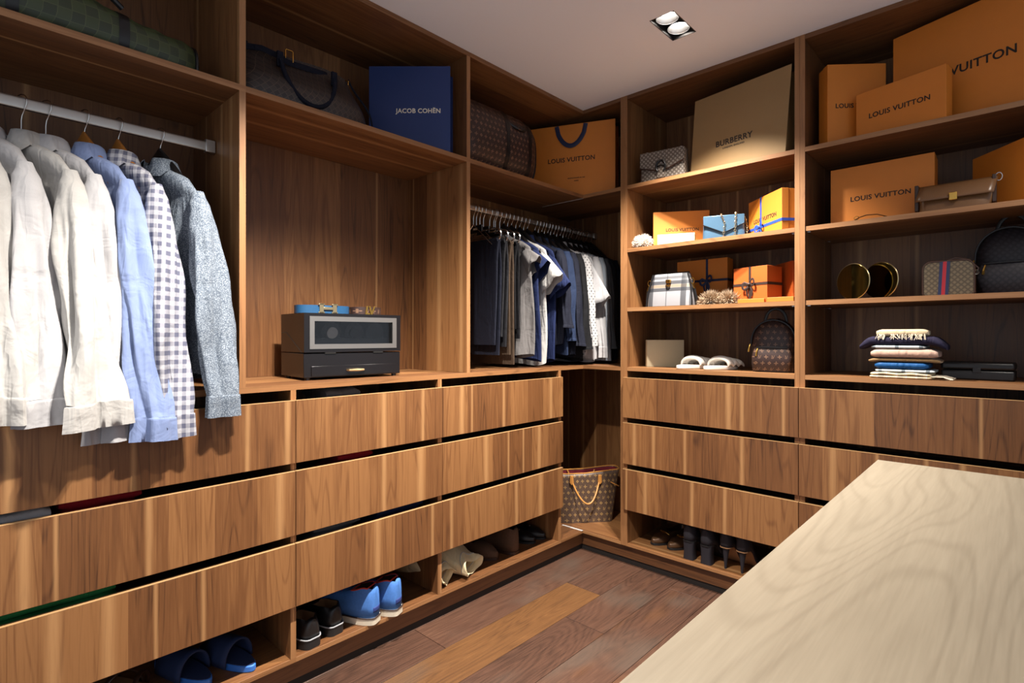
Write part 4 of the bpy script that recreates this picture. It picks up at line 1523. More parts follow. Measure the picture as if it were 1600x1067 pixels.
# puffy white slides
puff = plain('white_quilted_leather', (222, 216, 208), 0.5, grain=0.04)
for i, (x, y, rz, lb) in enumerate(((0.600, 0.110, radians(-112), 'puffy white slide sandal next to the cream box'), (0.735, 0.120, radians(-112), 'puffy white slide sandal nearer the backpack'))):
    t = thing('slide_sandal', lb, 'sandal', (x, y, ZC1), rz + pi / 2, 'white slide sandals')
    build('sole', MB().plate([(0.044 * cos(a) * (1 + 0.1 * sin(a)), 0.105 * sin(a)) for a in [2 * pi * k / 28 for k in range(28)]], 0.0, 0.020), puff, t, bevel=0.006, seg=3)
    for k in range(3):
        ya = -0.02 + 0.034 * k

        def sf(u, v, ya=ya, k=k):
            a = pi * u
            z_ = 0.012 + (0.040 - 0.006 * k) * sin(a) ** 0.7 + 0.012 * sin(pi * v)
            return (0.050 * cos(a), ya + 0.040 * v + 0.016 * cos(a), z_)
        build('strap', MB().grid(sf, 16, 6), puff, t, solid=0.011, sub=1, smooth=60)

# --- unit behind the island: top shelf
gift_box('upright orange gift box turned sideways at the left of the top shelf', (1.216, 0.052), (1.398, 0.204), ZT, 0.342, 0.075, text='LOUIS VUITTON', tw=0.84, tz=0.49, txo=0.06)
gift_box('mid-sized orange gift box at the front of the top shelf', (1.313, 0.085), (1.611, 0.001), ZT, 0.194, 0.055, text='LOUIS VUITTON', tw=0.68, tz=0.47)
gift_box('very large orange gift box filling the right of the top shelf', (1.425, 0.187), (1.935, 0.004), ZT, 0.424, 0.12, text='LOUIS VUITTON', tw=0.618, tz=0.48, txo=-0.074)
# second shelf
gift_box('wide orange gift box standing behind the taupe clutch', (1.212, 0.120), (1.567, 0.118), 1.682, 0.246, 0.12, text='LOUIS VUITTON', tw=0.58, tz=0.447, txo=0.0)
gift_box('orange gift box turned sideways at the right of the second shelf', (1.672, 0.250), (1.850, 0.020), 1.682, 0.224, 0.10, mat=orange)
t = thing('handbag', 'soft taupe leather clutch with a gold lock on the second shelf', 'handbag', (1.630, 0.016, 1.682), -0.02)
w, h = 0.222, 0.096
R = []
for k in range(9):
    zz = h * k / 8
    dd = 0.038 * (1 - 0.75 * (k / 8) ** 1.5)
    R.append([(x * (0.93 + 0.07 * k / 8) + 0.01 * (k / 8), 0.04 + y * 1.0, zz) for x, y in sup(w / 2, dd, 32, 4)])
build('body', MB().loft(R), olive_lea, t, smooth=50, bevel=0.003)
build('flap', MB().grid(lambda u, v: (lerp(-w / 2, w / 2, u) * 1.0 + 0.01 * v, 0.002 + 0.034 * v ** 1.5 - 0.006, 0.040 + (h + 0.004 - 0.040) * v), 12, 8), olive_lea, t, solid=0.004, smooth=60)
build('lock', MB().box(-0.012, 0.012, -0.012, -0.002, 0.030, 0.058), gold, t, bevel=0.002)
for s in (-1, 1):
    build('side_tab', MB().box(s * w / 2 - 0.006, s * w / 2 + 0.006, 0.020, 0.055, 0.01, h + 0.012), brown_lea, t, bevel=0.002)
build('strap_ring', MB().tube([(w / 2 + 0.012 + 0.009 * cos(a), 0.03, h + 0.002 + 0.014 * sin(a)) for a in [2 * pi * k / 14 for k in range(14)]], 0.002, 6, closed=True), chrome, t)
t = thing('leather_strap', 'thin brown leather strap lying in front of the wide gift box', 'strap', (1.375, 0.030, 1.682))
build('band', MB().tube([(-0.06, 0, 0.003), (-0.04, 0, 0.014), (-0.015, 0, 0.020), (0.02, 0.004, 0.018), (0.05, 0.01, 0.006), (0.06, 0.02, 0.004), (0.0, 0.04, 0.004), (-0.06, 0.02, 0.003)], 0.006, 6, flat=0.35, up=(0, 1, 0)), olive_lea, t)
build('buckle', MB().tube([(-0.05 + 0.008 * cos(a), -0.002, 0.012 + 0.007 * sin(a)) for a in [2 * pi * k / 10 for k in range(10)]], 0.0015, 5, closed=True), gold, t)
# third shelf
mirror_gold = plain('mirror_gold', (150, 128, 66), 0.06, 1.0)
for i, (x, y, rz, lb) in enumerate(((1.305, 0.060, -0.50, 'polished gold disc stand nearer the post'), (1.395, 0.085, -0.50, 'polished gold disc stand nearer the striped bag'))):
    t = thing('disc_stand', lb, 'ornament', (x, y, 1.369), rz, 'gold discs')
    build('disc', MB().prism([(0.073 * cos(a), 0.0725 + 0.0725 * sin(a)) for a in [2 * pi * k / 48 for k in range(48)]], 0.0, 0.005), mirror_gold, t, bevel=0.001)
    build('rim', MB().tube([(0.073 * cos(a), 0.0025, 0.0735 + 0.0720 * sin(a)) for a in [2 * pi * k / 48 for k in range(48)]], 0.0018, 6, closed=True), pale_gold, t)
    build('foot', MB().box(-0.02, 0.02, -0.006, 0.014, 0.0, 0.004), mirror_gold, t)
t = thing('crossbody_bag', 'olive lattice canvas bag with a navy and red stripe on the third shelf', 'handbag', (1.612, 0.055, 1.369), 0.02)
w, h, dp = 0.150, 0.128, 0.062
poly = []
for cx_, cz_, a0 in ((w / 2 - 0.028, h - 0.028, 0), (-w / 2 + 0.028, h - 0.028, 90)):
    poly += [(cx_ + 0.028 * cos(radians(a0 + 90 * k / 6)), cz_ + 0.028 * sin(radians(a0 + 90 * k / 6))) for k in range(7)]
poly += [(-w / 2, 0.008), (-w / 2 + 0.008, 0.0), (w / 2 - 0.008, 0.0), (w / 2, 0.008)]
build('body', MB().prism(poly, 0.0, dp), gg_d, t, bevel=0.003, smooth=40)
for y_ in (0.001, dp - 0.001):
    build('piping', MB().tube([(x, y_, z) for x, z in poly], 0.0028, 6, closed=True), brown_lea, t)
for (xa, xb, mm, nm) in ((-0.030, -0.020, navy_ribbon, 'navy_stripe'), (-0.020, -0.009, plain('red_web', (150, 18, 34), 0.6), 'red_stripe'), (-0.009, 0.001, navy_ribbon, 'navy_stripe')):
    build(nm, MB().prism([(xa, 0.002), (xb, 0.002), (xb + 0.006, h - 0.002), (xa + 0.006, h - 0.002)], -0.0015, 0.0005), mm, t, smooth=0)
build('strap', MB().tube([(-0.02, 0.03, h), (0.02, 0.03, h + 0.012), (0.06, 0.032, h + 0.002), (0.085, 0.034, h - 0.03), (0.080, 0.034, h - 0.05)], 0.003, 6), brown_lea, t)
build('ring', MB().tube([(0.080 + 0.007 * cos(a), 0.03, h - 0.045 + 0.008 * sin(a)) for a in [2 * pi * k / 12 for k in range(12)]], 0.0015, 5, closed=True), chrome, t)
dark_lattice = lattice('black_lattice_canvas', (30, 28, 34), (44, 40, 46), (20, 18, 22))
backpack('black backpack with loop handle in the shade on the third shelf', (1.775, 0.15, 1.369), -0.15, 0.20, 0.255, 0.12, dark_lattice, black_lea)

# lowest shelf: folded scarves, bottom to top
fringe_m = cloth('fringe_yarn', (214, 200, 178))


def folded(lb, x0, x1, y0, dp, z, h, mat, seed, layers=2, roll=0.0, fringe=None, droop=0.0, name='folded_scarf', group='folded scarves in the stack'):
    rng = random.Random(seed)
    cx = (x0 + x1) / 2
    w = x1 - x0
    t = thing(name, lb, 'scarf', (cx, y0, z), roll, group)
    lh = h / layers
    for k in range(layers):
        ins = rng.uniform(0, 0.010)
        R = []
        for i in range(21):
            x = lerp(-w / 2 + ins, w / 2 - ins, i / 20)
            ed = min(1.0, min(i, 20 - i) / 1.5)
            sc = 0.55 + 0.45 * ed
            wob = 0.0016 * sin(i * 0.7 + seed + k)
            R.append([(x, dp / 2 + y * (0.9 + 0.1 * ed), lh * k + lh / 2 + zz * sc + wob * (k > 0) - droop * max(0, abs(x) / (w / 2) - 0.72) ** 1.3 * 3) for y, zz in sup(dp / 2 - ins * .5, lh / 2 * 1.03, 28, 4.0)])
        build('fold', MB().loft(R), mat if k % 2 == 0 or not isinstance(mat, tuple) else mat, t, smooth=60)
    if fringe:
        b_ = MB()
        fx0, fx1, side, ln = fringe
        for i in range(46):
            x = rng.uniform(fx0, fx1)
            if side == 'front':
                p = [(x, 0.002, h * 0.35), (x + rng.uniform(-.006, .006), -0.004, h * 0.1), (x + rng.uniform(-.010, .010), -0.006, -ln * rng.uniform(0.4, 1))]
            else:
                yy = rng.uniform(0.0, dp * 0.8)
                p = [(w / 2 - 0.01, yy, h * 0.5), (w / 2 + ln * 0.5, yy - 0.004, h * 0.5), (w / 2 + ln * rng.uniform(.7, 1), yy - 0.01, 0.002 + 0.004 * rng.random())]
            b_.tube(p, 0.0011, 4)
        build('fringe', b_, fringe_m, t, kind='stuff')
    return t


def check_scarf():
    g = G('beige_check_wool', (216, 196, 160), 0.85)
    x, y, z = g.obj()
    a = lines_mask(g, x, 0.062, 0.28, 0.1)
    bb = lines_mask(g, x, 0.031, 0.10, 0.4)
    c = g.mix(g.mul(a, 0.45), (216, 196, 160), (130, 126, 128))
    c = g.mix(g.mul(bb, 0.7), c, (226, 224, 220))
    g.col(c)
    return g.mat


def stripe_scarf():
    g = G('white_striped_silk', (210, 218, 220), 0.5)
    x, y, z = g.obj()
    a = lines_mask(g, x, 0.075, 0.16, 0.1)
    c = g.mix(g.mul(a, 0.8), (196, 206, 208), (60, 76, 90))
    g.col(c)
    return g.mat


ST = [
    ('beige and grey checked scarf with a fringe at the bottom of the stack', 1.368, 1.572, 0.010, 0.024, check_scarf(), 2, ('side', 0.06), 0),
    ('white scarf with dark stripes lying on the checked scarf', 1.385, 1.580, 0.014, 0.013, stripe_scarf(), 1, None, 0),
    ('petrol blue silk scarf in the middle of the stack', 1.378, 1.566, 0.012, 0.028, teal_c, 1, None, 0),
    ('tan patterned scarf between the blue and the pink one', 1.362, 1.596, 0.016, 0.016, tancl_c, 1, None, 0.010),
    ('dusty pink scarf folded in the stack', 1.370, 1.590, 0.010, 0.036, pink_c, 1, None, 0.006),
    ('grey striped scarf under the dark plum one', 1.372, 1.552, 0.014, 0.014, stripe_scarf(), 1, None, 0),
    ('dark plum scarf with drooping ends near the top of the stack', 1.335, 1.610, 0.016, 0.034, plum_c, 1, None, 0.045),
    ('rolled beige scarf with a fringe on top of the stack', 1.392, 1.556, 0.020, 0.028, beige_c, 1, ('front', 0.014), 0),
]
z = ZC1
for i, (lb, x0, x1, y0, h, m, ly, fr, dr_) in enumerate(ST):
    folded(lb, x0, x1, y0, 0.17 if i < 7 else 0.10, z, h, m, 60 + i, ly, droop=dr_, fringe=(-0.08, 0.08, fr[0], fr[1]) if fr else None)
    z += h * 0.985
t = thing('clutch_case', 'flat black leather case to the right of the scarf stack', 'case', (1.690, 0.13, ZC1), -0.03)
build('base', MB().box(-0.105, 0.105, 0, 0.14, 0.0, 0.036), black_lea, t, bevel=0.006)
build('lid', MB().box(-0.106, 0.106, -0.001, 0.141, 0.038, 0.066), black_lea, t, bevel=0.008)
build('catch', MB().box(-0.012, 0.012, -0.005, 0.0, 0.028, 0.046), gun, t, bevel=0.001)

# ================================================================ watch cabinet and belts
lacq = plain('black_lacquer', (20, 17, 18), 0.22, grain=0.1)
(cx, cy), rz, w = face((-0.106, -1.590), (-0.076, -1.188))
t = thing('watch_cabinet', 'black lacquer watch winder cabinet with a steel-framed window', 'watch cabinet', (cx, cy, ZC1), rz)
h, dp = 0.250, 0.228
wb = w / 2
body = MB()
body.box(-wb, wb, 0.004, dp, 0.010, 0.100)
build('lower_case', body, lacq, t, bevel=0.002, smooth=30)
fx, fz0, fz1 = wb * 0.84, 0.128, 0.226          # window opening
lid = MB()
lid.box(-wb, -fx, 0.0, dp, 0.1035, h)
lid.box(fx, wb, 0.0, dp, 0.1035, h)
lid.box(-fx, fx, 0.0, dp, 0.1035, fz0)
lid.box(-fx, fx, 0.0, dp, fz1, h)
lid.box(-fx, fx, dp - 0.01, dp, fz0, fz1)
lid_o = build('lid', lid, lacq, t, smooth=30)
fr = MB()
for (xa, xb, za, zb) in ((-wb * .90, wb * .90, fz1 - 0.006, fz1 + 0.012), (-wb * .90, wb * .90, fz0 - 0.012, fz0 + 0.006), (-wb * .90, -wb * .90 + 0.018, fz0 + 0.006, fz1 - 0.006), (wb * .90 - 0.018, wb * .90, fz0 + 0.006, fz1 - 0.006)):
    fr.box(xa, xb, -0.003, 0.002, za, zb)
build('window_frame', fr, satin, lid_o, smooth=0)
build('window_pane', MB().box(-fx, fx, 0.003, 0.005, fz0, fz1), glass, lid_o, smooth=0)
build('inner_tray', MB().box(-fx + 0.002, fx - 0.002, 0.03, dp - 0.012, fz0, fz0 + 0.03), black_lea, t, bevel=0.003)
for k, (x, mm) in enumerate(((-0.085, satin), (0.01, black_lea), (0.10, black_lea))):
    c = build('winder_cup', MB().tube([(x, 0.03, fz0 + 0.050), (x, 0.10, fz0 + 0.062)], 0.040, 20), black_lea, t, smooth=40)
    if k < 2:
        build('watch', MB().tube([(x, 0.018, fz0 + 0.048), (x, 0.029, fz0 + 0.050)], 0.022, 20), satin if k == 0 else gun, t, smooth=40)
dr = build('drawer', MB().box(-wb * 0.86, wb * 0.86, 0.000, 0.02, 0.014, 0.052), lacq, t, bevel=0.001)
build('handle', MB().tube([(-0.036, -0.001, 0.033), (-0.03, -0.010, 0.033), (0, -0.014, 0.033), (0.03, -0.010, 0.033), (0.036, -0.001, 0.033)], [0.003, 0.0045, 0.0055, 0.0045, 0.003], 8), pale_gold, dr)
for x in (-0.10, 0.10):
    build('finger_notch', MB().box(x - 0.022, x + 0.022, 0.0005, 0.006, 0.096, 0.1045), plain('notch_black', (4, 4, 4), 0.8), t, bevel=0.002)
sl_ = MB().tube([(-wb - 0.0004, 0.02, 0.103), (-wb - 0.0004, 0.17, 0.178), (-wb - 0.0004, dp - 0.004, 0.178)], 0.0008, 4)
build('lid_seam', sl_, plain('seam_black', (4, 4, 4), 0.8), t)
for sx in (-1, 1):
    for yy in (0.02, dp - 0.02):
        build('foot', MB().disc((sx * (wb - 0.02), yy), 0.010, 0, 0.010, 14), black_lea, t)
ztop = ZC1 + h


def on_cab(x, y):
    return (cx + x * cos(rz) - y * sin(rz), cy + x * sin(rz) + y * cos(rz))


blue_lea = plain('blue_leather', (34, 78, 116), 0.4, grain=0.12)


def belt(lb, x, y, L, Dp, mat, hgt=0.030):
    p = on_cab(x, y)
    t = thing('belt', lb, 'belt', (p[0], p[1], ztop + 0.0005), rz, 'coiled belts on the watch cabinet')
    for k, e in enumerate((0.0, 0.006)):
        pts = [((L / 2 - e) * math.copysign(abs(cos(a)) ** .6, cos(a)), Dp / 2 + (Dp / 2 - e) * math.copysign(abs(sin(a)) ** .8, sin(a)), hgt / 2) for a in [2 * pi * q / 40 for q in range(40)]]
        rg = []
        for q, pnt in enumerate(pts):
            n_ = Vector((pnt[0], pnt[1] - Dp / 2, 0)).normalized() * 0.0016
            rg.append([(pnt[0] + n_.x, pnt[1] + n_.y, 0.0), (pnt[0] + n_.x, pnt[1] + n_.y, hgt), (pnt[0] - n_.x, pnt[1] - n_.y, hgt), (pnt[0] - n_.x, pnt[1] - n_.y, 0.0)])
        rg.append(rg[0])
        build('strap', MB().loft(rg, True, False, False), mat, t, smooth=40)
    return t


t = belt('blue leather belt with a steel H-shaped buckle on the watch cabinet', -0.105, 0.015, 0.205, 0.10, blue_lea)
bk = MB()
for x in (-0.026, 0.026):
    bk.box(x - 0.008, x + 0.008, -0.0065, -0.003, 0.000, 0.036)
    bk.box(x - 0.012, x + 0.012, -0.0065, -0.003, 0.000, 0.005)
    bk.box(x - 0.012, x + 0.012, -0.0065, -0.003, 0.031, 0.036)
bk.box(-0.020, 0.020, -0.0065, -0.003, 0.013, 0.023)
build('buckle', bk, pale_gold, t, bevel=0.0006)
t = belt('brown monogram belt with interlaced gold letter buckle on the watch cabinet', 0.075, 0.020, 0.125, 0.10, mono_s)
bk = MB()
bk.prism([(-0.020, 0.034), (-0.012, 0.034), (-0.016, 0.006), (-0.004, 0.006), (-0.003, 0.0), (-0.024, 0.0)], -0.0055, -0.0025)
bk.prism([(-0.010, 0.034), (-0.003, 0.034), (0.003, 0.012), (0.012, 0.034), (0.019, 0.034), (0.006, 0.0), (-0.001, 0.0)], -0.0075, -0.0055)
build('buckle', bk, gold, t)

# ================================================================ tote in the corner niche
t = thing('tote_bag', 'large brown monogram tote with tan leather handles in the corner niche', 'handbag', (-0.062, 0.115, 0.12), atan2(0.218, 0.187))
R = []
w0, w1, d0, d1, h = 0.33, 0.43, 0.15, 0.11, 0.285
for k in range(13):
    e = k / 12
    w_ = lerp(w0, w1, e) / 2
    d_ = lerp(d0, d1, e) / 2
    R.append([(x + 0.0, d0 / 2 + y + 0.004 * sin(x * 30 + e * 3), h * e + 0.018 * e * (abs(x) / w_) ** 2 + 0.006 * sin(x * 14) * e) for x, y in sup(w_, d_, 44, 6)])
build('body', MB().loft(R, True, True, False), mono, t, smooth=45, solid=0.003)
build('lining', MB().loft([[(p[0] * .97, (p[1] - d0 / 2) * .93 + d0 / 2, p[2] - 0.004) for p in r_] for r_ in (R[-1], R[6])], True, False, True), plain('red_lining', (110, 20, 36), 0.8), t)
build('rim', MB().tube([(p[0] * 1.004, p[1], p[2] + 0.001) for p in R[-1]], 0.0035, 6, closed=True), tan_lea, t)
for s in (-1, 1):
    yy = -0.006 if s < 0 else d0 - 0.01
    pts = []
    for k in range(21):
        a = k / 20
        pts.append((lerp(-0.085, 0.085, a), yy + (0.016 if s < 0 else -0.016) * (1 - sin(pi * a)) - (0.05 * sin(pi * a) if s < 0 else 0.035 * sin(pi * a)), 0.262 - (0.135 if s < 0 else 0.085) * sin(pi * a) ** 0.75 + (0 if s < 0 else 0.02)))
    build('handle', MB().tube(pts, 0.0048, 8), tan_lea, t)
    for x in (-0.085, 0.085):
        build('handle_tab', MB().prism([(x - 0.012, 0.235), (x, 0.222), (x + 0.012, 0.235), (x + 0.009, 0.278), (x - 0.009, 0.278)], -0.002 if s < 0 else d0 - 0.02, 0.014 if s < 0 else d0 - 0.012), tan_lea, t, bevel=0.002)
build('side_lace', MB().tube([(0.15, 0.004, 0.235), (0.175, 0.0, 0.222), (0.205, 0.02, 0.205)], 0.003, 6), tan_lea, t)


# ================================================================ shoes
def shoe(name, lb, loc, rotz, L=0.285, Wd=0.098, upper=None, lining=None, sole_m=None, sole_h=0.022, hc=0.062, hv=0.055, ht=0.042, open_=(0.03, 0.50), pointy=3.2, heel=0.0, heel_kind=None, welt=None, collar_m=None, laces=None, trim=None, group=None, cat='shoe', rim_m=None, heel_m=None, band=None, roll=0.0):
    t = thing(name, lb, cat, loc, 0, group, rot=(0, roll, rotz))

    def zb(s):
        return heel * (1 - sstep(0.18, 0.70, s)) + 0.0

    def wid(s):
        base = interp([(0, 0.74), (0.15, 0.80), (0.42, 0.74), (0.70, 1.0), (1, 0.92)], s)
        e = abs(2 * s - 1)
        p = pointy if s > 0.5 else 4.0
        return Wd / 2 * base * max(0.0, 1 - min(1, e) ** p) ** (1 / p if s < .5 else 0.62)

    S = [0.5 - 0.5 * cos(pi * k / 26) for k in range(27)]
    S = [min(max(s, 0.0015), 0.994) for s in S]
    rings, sol = [], []
    for s in S:
        w_ = wid(s)
        hh = interp([(0, hc), (0.12, hc), (0.32, hc * 0.86), (0.52, hv), (0.75, lerp(hv, ht, 0.6)), (1.0, ht * 0.55)], s)
        o = sstep(open_[0] - 0.03, open_[0] + 0.03, s) * (1 - sstep(open_[1] - 0.06, open_[1] + 0.06, s))
        z0 = zb(s) + sole_h
        bul = 1.0 + 0.03 * sin(pi * s)
        dome = [(-1, 0), (-1.02 * bul, .30), (-.96, .58), (-.82, .80), (-.58, .93), (-.30, .985), (0, 1), (.30, .985), (.58, .93), (.82, .80), (.96, .58), (1.02 * bul, .30), (1, 0)]
        cav = [(-1, 0), (-1.02, .40), (-.93, .82), (-.86, 1.0), (-.80, .99), (-.74, .35), (0, .16), (.74, .35), (.80, .99), (.86, 1.0), (.93, .82), (1.02, .40), (1, 0)]
        rings.append([(w_ * lerp(a[0], c[0], o), L * s, z0 + hh * lerp(a[1], c[1], o)) for a, c in zip(dome, cav)])
        ws = w_ + (0.004 if heel == 0 else 0.001)
        th = sole_h if heel == 0 else sole_h * 0.8
        sol.append([(-ws, L * s + (s - .5) * 0.008, zb(s)), (ws, L * s + (s - .5) * 0.008, zb(s)), (ws, L * s + (s - .5) * 0.008, zb(s) + th), (-ws, L * s + (s - .5) * 0.008, zb(s) + th)])
    lin_f = lambda i, j: 1 if (4 <= j <= 7 and open_[0] < S[i] < open_[1]) else 0
    um = MB().loft(rings, False, mfun=lin_f)
    um.f.append(tuple(range(len(rings[0]) - 1, -1, -1)))
    um.m.append(0)
    o_ = len(um.v) - len(rings[0])
    um.f.append(tuple(o_ + j for j in range(len(rings[0]))))
    um.m.append(0)
    build('upper', um, [upper, lining or upper], t, smooth=60, solid=0.0025)
    build('sole', MB().loft(sol), sole_m or black_lea, t, smooth=40, bevel=0.002)
    if rim_m:
        rim = []
        rim_s = [i for i in range(len(S)) if open_[0] - 0.01 <= S[i] <= open_[1] + 0.02]
        rim = [rings[i][3] for i in rim_s] + [rings[i][9] for i in reversed(rim_s)]
        build('collar_trim', MB().tube(rim, 0.0028, 6, closed=True), rim_m, t)
    if welt:
        pts = [(sol[i][3][0] * 1.01, sol[i][3][1], sol[i][3][2]) for i in range(len(S))] + [(sol[i][2][0] * 1.01, sol[i][2][1], sol[i][2][2]) for i in reversed(range(len(S)))]
        build('welt', MB().tube(pts, 0.0026, 6, closed=True), welt, t)
    if heel_kind == 'block':
        rg = []
        for k in range(6):
            e = k / 5
            ww = wid(0.12) * lerp(1.0, 0.86, sin(pi * e * 0.9))
            rg.append([(x * ww, L * 0.005 + 0.028 + y * 0.027, heel * (1 - e) + 0.002 * (1 - e)) for x, y in sup(1, 1, 20, 4)])
        build('heel', MB().loft(rg), heel_m or upper, t, smooth=50)
    elif heel_kind == 'stiletto':
        rg = []
        for k in range(9):
            e = k / 8
            rr = lerp(0.024, 0.0055, e ** 0.45)
            rg.append([(rr * cos(a) * 0.95, 0.022 - 0.006 * e + rr * sin(a), heel * (1 - e) + 0.003 * (1 - e)) for a in [2 * pi * q / 16 for q in range(16)]])
        build('heel', MB().loft(rg), heel_m or upper, t, smooth=60)
    elif heel_kind == 'low':
        rg = [[(x * (wid(0.12) + .003), 0.034 + y * 0.036, zz) for x, y in sup(1, 1, 20, 3.5)] for zz in (0.0, 0.012, 0.0215)]
        build('heel', MB().loft([[(p[0], p[1], p[2] - 0.0) for p in r_] for r_ in rg]), heel_m or black_lea, t, smooth=50)
    if laces:
        for k in range(4):
            s = 0.50 + 0.055 * k
            w_ = wid(s) * 0.5
            hh = interp([(0, hc), (0.12, hc), (0.32, hc * .86), (0.52, hv), (0.75, lerp(hv, ht, .6)), (1, ht * .55)], s)
            build('lace', MB().tube([(-w_, L * s, zb(s) + sole_h + hh * 0.95), (0, L * s + .004, zb(s) + sole_h + hh * 1.03), (w_, L * s, zb(s) + sole_h + hh * 0.95)], 0.0022, 6), laces, t)
    return t


suede_blue = plain('blue_suede', (70, 122, 196), 0.8, grain=0.15, gs=120)
suede_navy = plain('navy_suede', (26, 44, 84), 0.8, grain=0.2, gs=120)
suede_brown = plain('brown_suede', (86, 60, 42), 0.85, grain=0.2, gs=120)
crepe = plain('cream_rubber', (214, 204, 184), 0.7, grain=0.06)
red_trim = plain('red_piping', (186, 54, 34), 0.6)
tan_lin = plain('tan_shoe_lining', (150, 112, 78), 0.6, grain=0.1)
black_sole = plain('black_rubber', (26, 26, 28), 0.55)
silver_welt = plain('grey_welt', (150, 152, 156), 0.4)
bronze = plain('bronze_leather', (92, 66, 44), 0.35, 0.3, grain=0.2)
black_pump = plain('charcoal_suede', (34, 32, 40), 0.75, grain=0.15)
blue_foam = plain('blue_rubber', (50, 112, 200), 0.5)
ZL = 0.12
shoe('loafer', 'black leather loafer with chunky rubber sole next to the cabinet panel', (-0.012, -1.600, ZL), pi / 2 + 0.10, upper=black_lea, lining=tan_lin, sole_m=black_sole, sole_h=0.034, hc=0.066, hv=0.046, welt=silver_welt, group='black loafers', open_=(0.10, 0.48))
shoe('loafer', 'black leather loafer with chunky rubber sole beside the blue boots', (-0.030, -1.500, ZL), pi / 2 + 0.10, upper=black_lea, lining=tan_lin, sole_m=black_sole, sole_h=0.034, hc=0.066, hv=0.046, welt=silver_welt, group='black loafers', open_=(0.10, 0.48))
for i, (x, y, lb) in enumerate(((0.004, -1.352, 'blue suede ankle boot with cream sole next to the black loafers'), (0.012, -1.255, 'blue suede ankle boot with cream sole farther from the black loafers'))):
    t = shoe('ankle_boot', lb, (x, y, ZL), pi / 2 + 0.42, L=0.295, upper=suede_blue, lining=brown_lea, sole_m=crepe, sole_h=0.026, hc=0.112, hv=0.082, ht=0.055, open_=(0.07, 0.36), rim_m=red_trim, welt=brown_ribbon, laces=red_trim, group='blue suede ankle boots', cat='boot')
    build('heel_patch', MB().grid(lambda u, v: (0.022 * (u * 2 - 1), -0.0025 + 0.006 * (u * 2 - 1) ** 2, 0.045 + 0.020 * v), 6, 3), plain('navy_patch', (40, 58, 120), 0.7), t, solid=0.0015)
for i, (x, y, lb) in enumerate(((-0.050, -1.925, 'navy slide with a blue footbed farther from the cabinet panel'), (-0.025, -1.800, 'navy slide with a blue footbed nearest the cabinet panel'))):
    t = thing('slide_sandal', lb, 'sandal', (x, y, ZL), pi / 2 + 0.28, 'navy slides')
    poly = [(0.044 * cos(a) * (1 + 0.10 * sin(a)), 0.135 + 0.135 * sin(a)) for a in [2 * pi * k / 32 for k in range(32)]]
    build('sole', MB().plate(poly, 0.0, 0.022), blue_foam, t, bevel=0.004)
    build('footbed', MB().plate([(p[0] * .93, 0.135 + (p[1] - .135) * .96) for p in poly], 0.0215, 0.0245), suede_navy, t)
    build('strap', MB().grid(lambda u, v: (0.050 * cos(pi * u), 0.075 + 0.125 * v, 0.012 + (0.075 - 0.012 * v) * sin(pi * u) ** .8), 16, 5), suede_navy, t, solid=0.006, smooth=60)
t = thing('strappy_sandal', 'brown strappy sandal in the shoe space under the wide drawers', 'sandal', (-0.14, -2.075, ZL), pi / 2 + 0.55)
poly = [(0.040 * cos(a) * (1 + 0.10 * sin(a)), 0.13 + 0.13 * sin(a)) for a in [2 * pi * k / 32 for k in range(32)]]
build('sole', MB().plate(poly, 0.0, 0.020), tan_lin, t, bevel=0.003)
for (ya, yb, hh) in ((0.03, -0.01, 0.060), (0.05, 0.11, 0.055), (0.14, 0.08, 0.05), (0.17, 0.20, 0.04)):
    build('strap', MB().grid(lambda u, v: (0.043 * cos(pi * u), lerp(ya, yb, u) + 0.016 * v, 0.012 + hh * sin(pi * u)), 14, 2), brown_lea, t, solid=0.003, smooth=60)

# cream dust bags in the last left shoe space
def dust_bag(lb, loc, rotz, L, Wd, Hh, seed):
    rng = random.Random(seed)
    t = thing('dust_bag', lb, 'dust bag', loc, rotz, 'cream dust bags')
    q = [rng.uniform(0, 6) for _ in range(5)]

    def pt(u, v):
        # u along the length (0 = open mouth at the front), v around
        a = 2 * pi * v
        f = interp([(0, 0.86), (0.12, 0.70), (0.35, 1.0), (0.8, 0.9), (1, 0.25)], u)
        hgt = interp([(0, 0.42), (0.15, 0.62), (0.45, 1.0), (0.85, 0.8), (1, 0.2)], u)
        x = Wd / 2 * f * cos(a) * (1 + 0.10 * sin(3 * a + q[0] + 5 * u))
        z = Hh * hgt * max(0.0, 0.5 + 0.5 * sin(a)) ** 0.75 * (1 + 0.10 * sin(4 * a + q[1] + 7 * u)) + 0.001
        if u < 0.08:
            z += 0.014 * max(0, sin(3 * a + q[2]))
        return (x, L * u + 0.012 * sin(2 * a + q[3]) * (1 - u), max(0.0015, z))
    R = [[pt(k / 18, j / 36) for j in range(36)] for k in range(19)]
    build('cloth', MB().loft(R, True, False, True), cream_c, t, smooth=70, solid=0.0015)
    build('drawstring', MB().tube([(p[0] * 1.02, p[1], p[2] + 0.001) for p in R[2]], 0.0022, 6, closed=True), ivory_c, t)
    return t


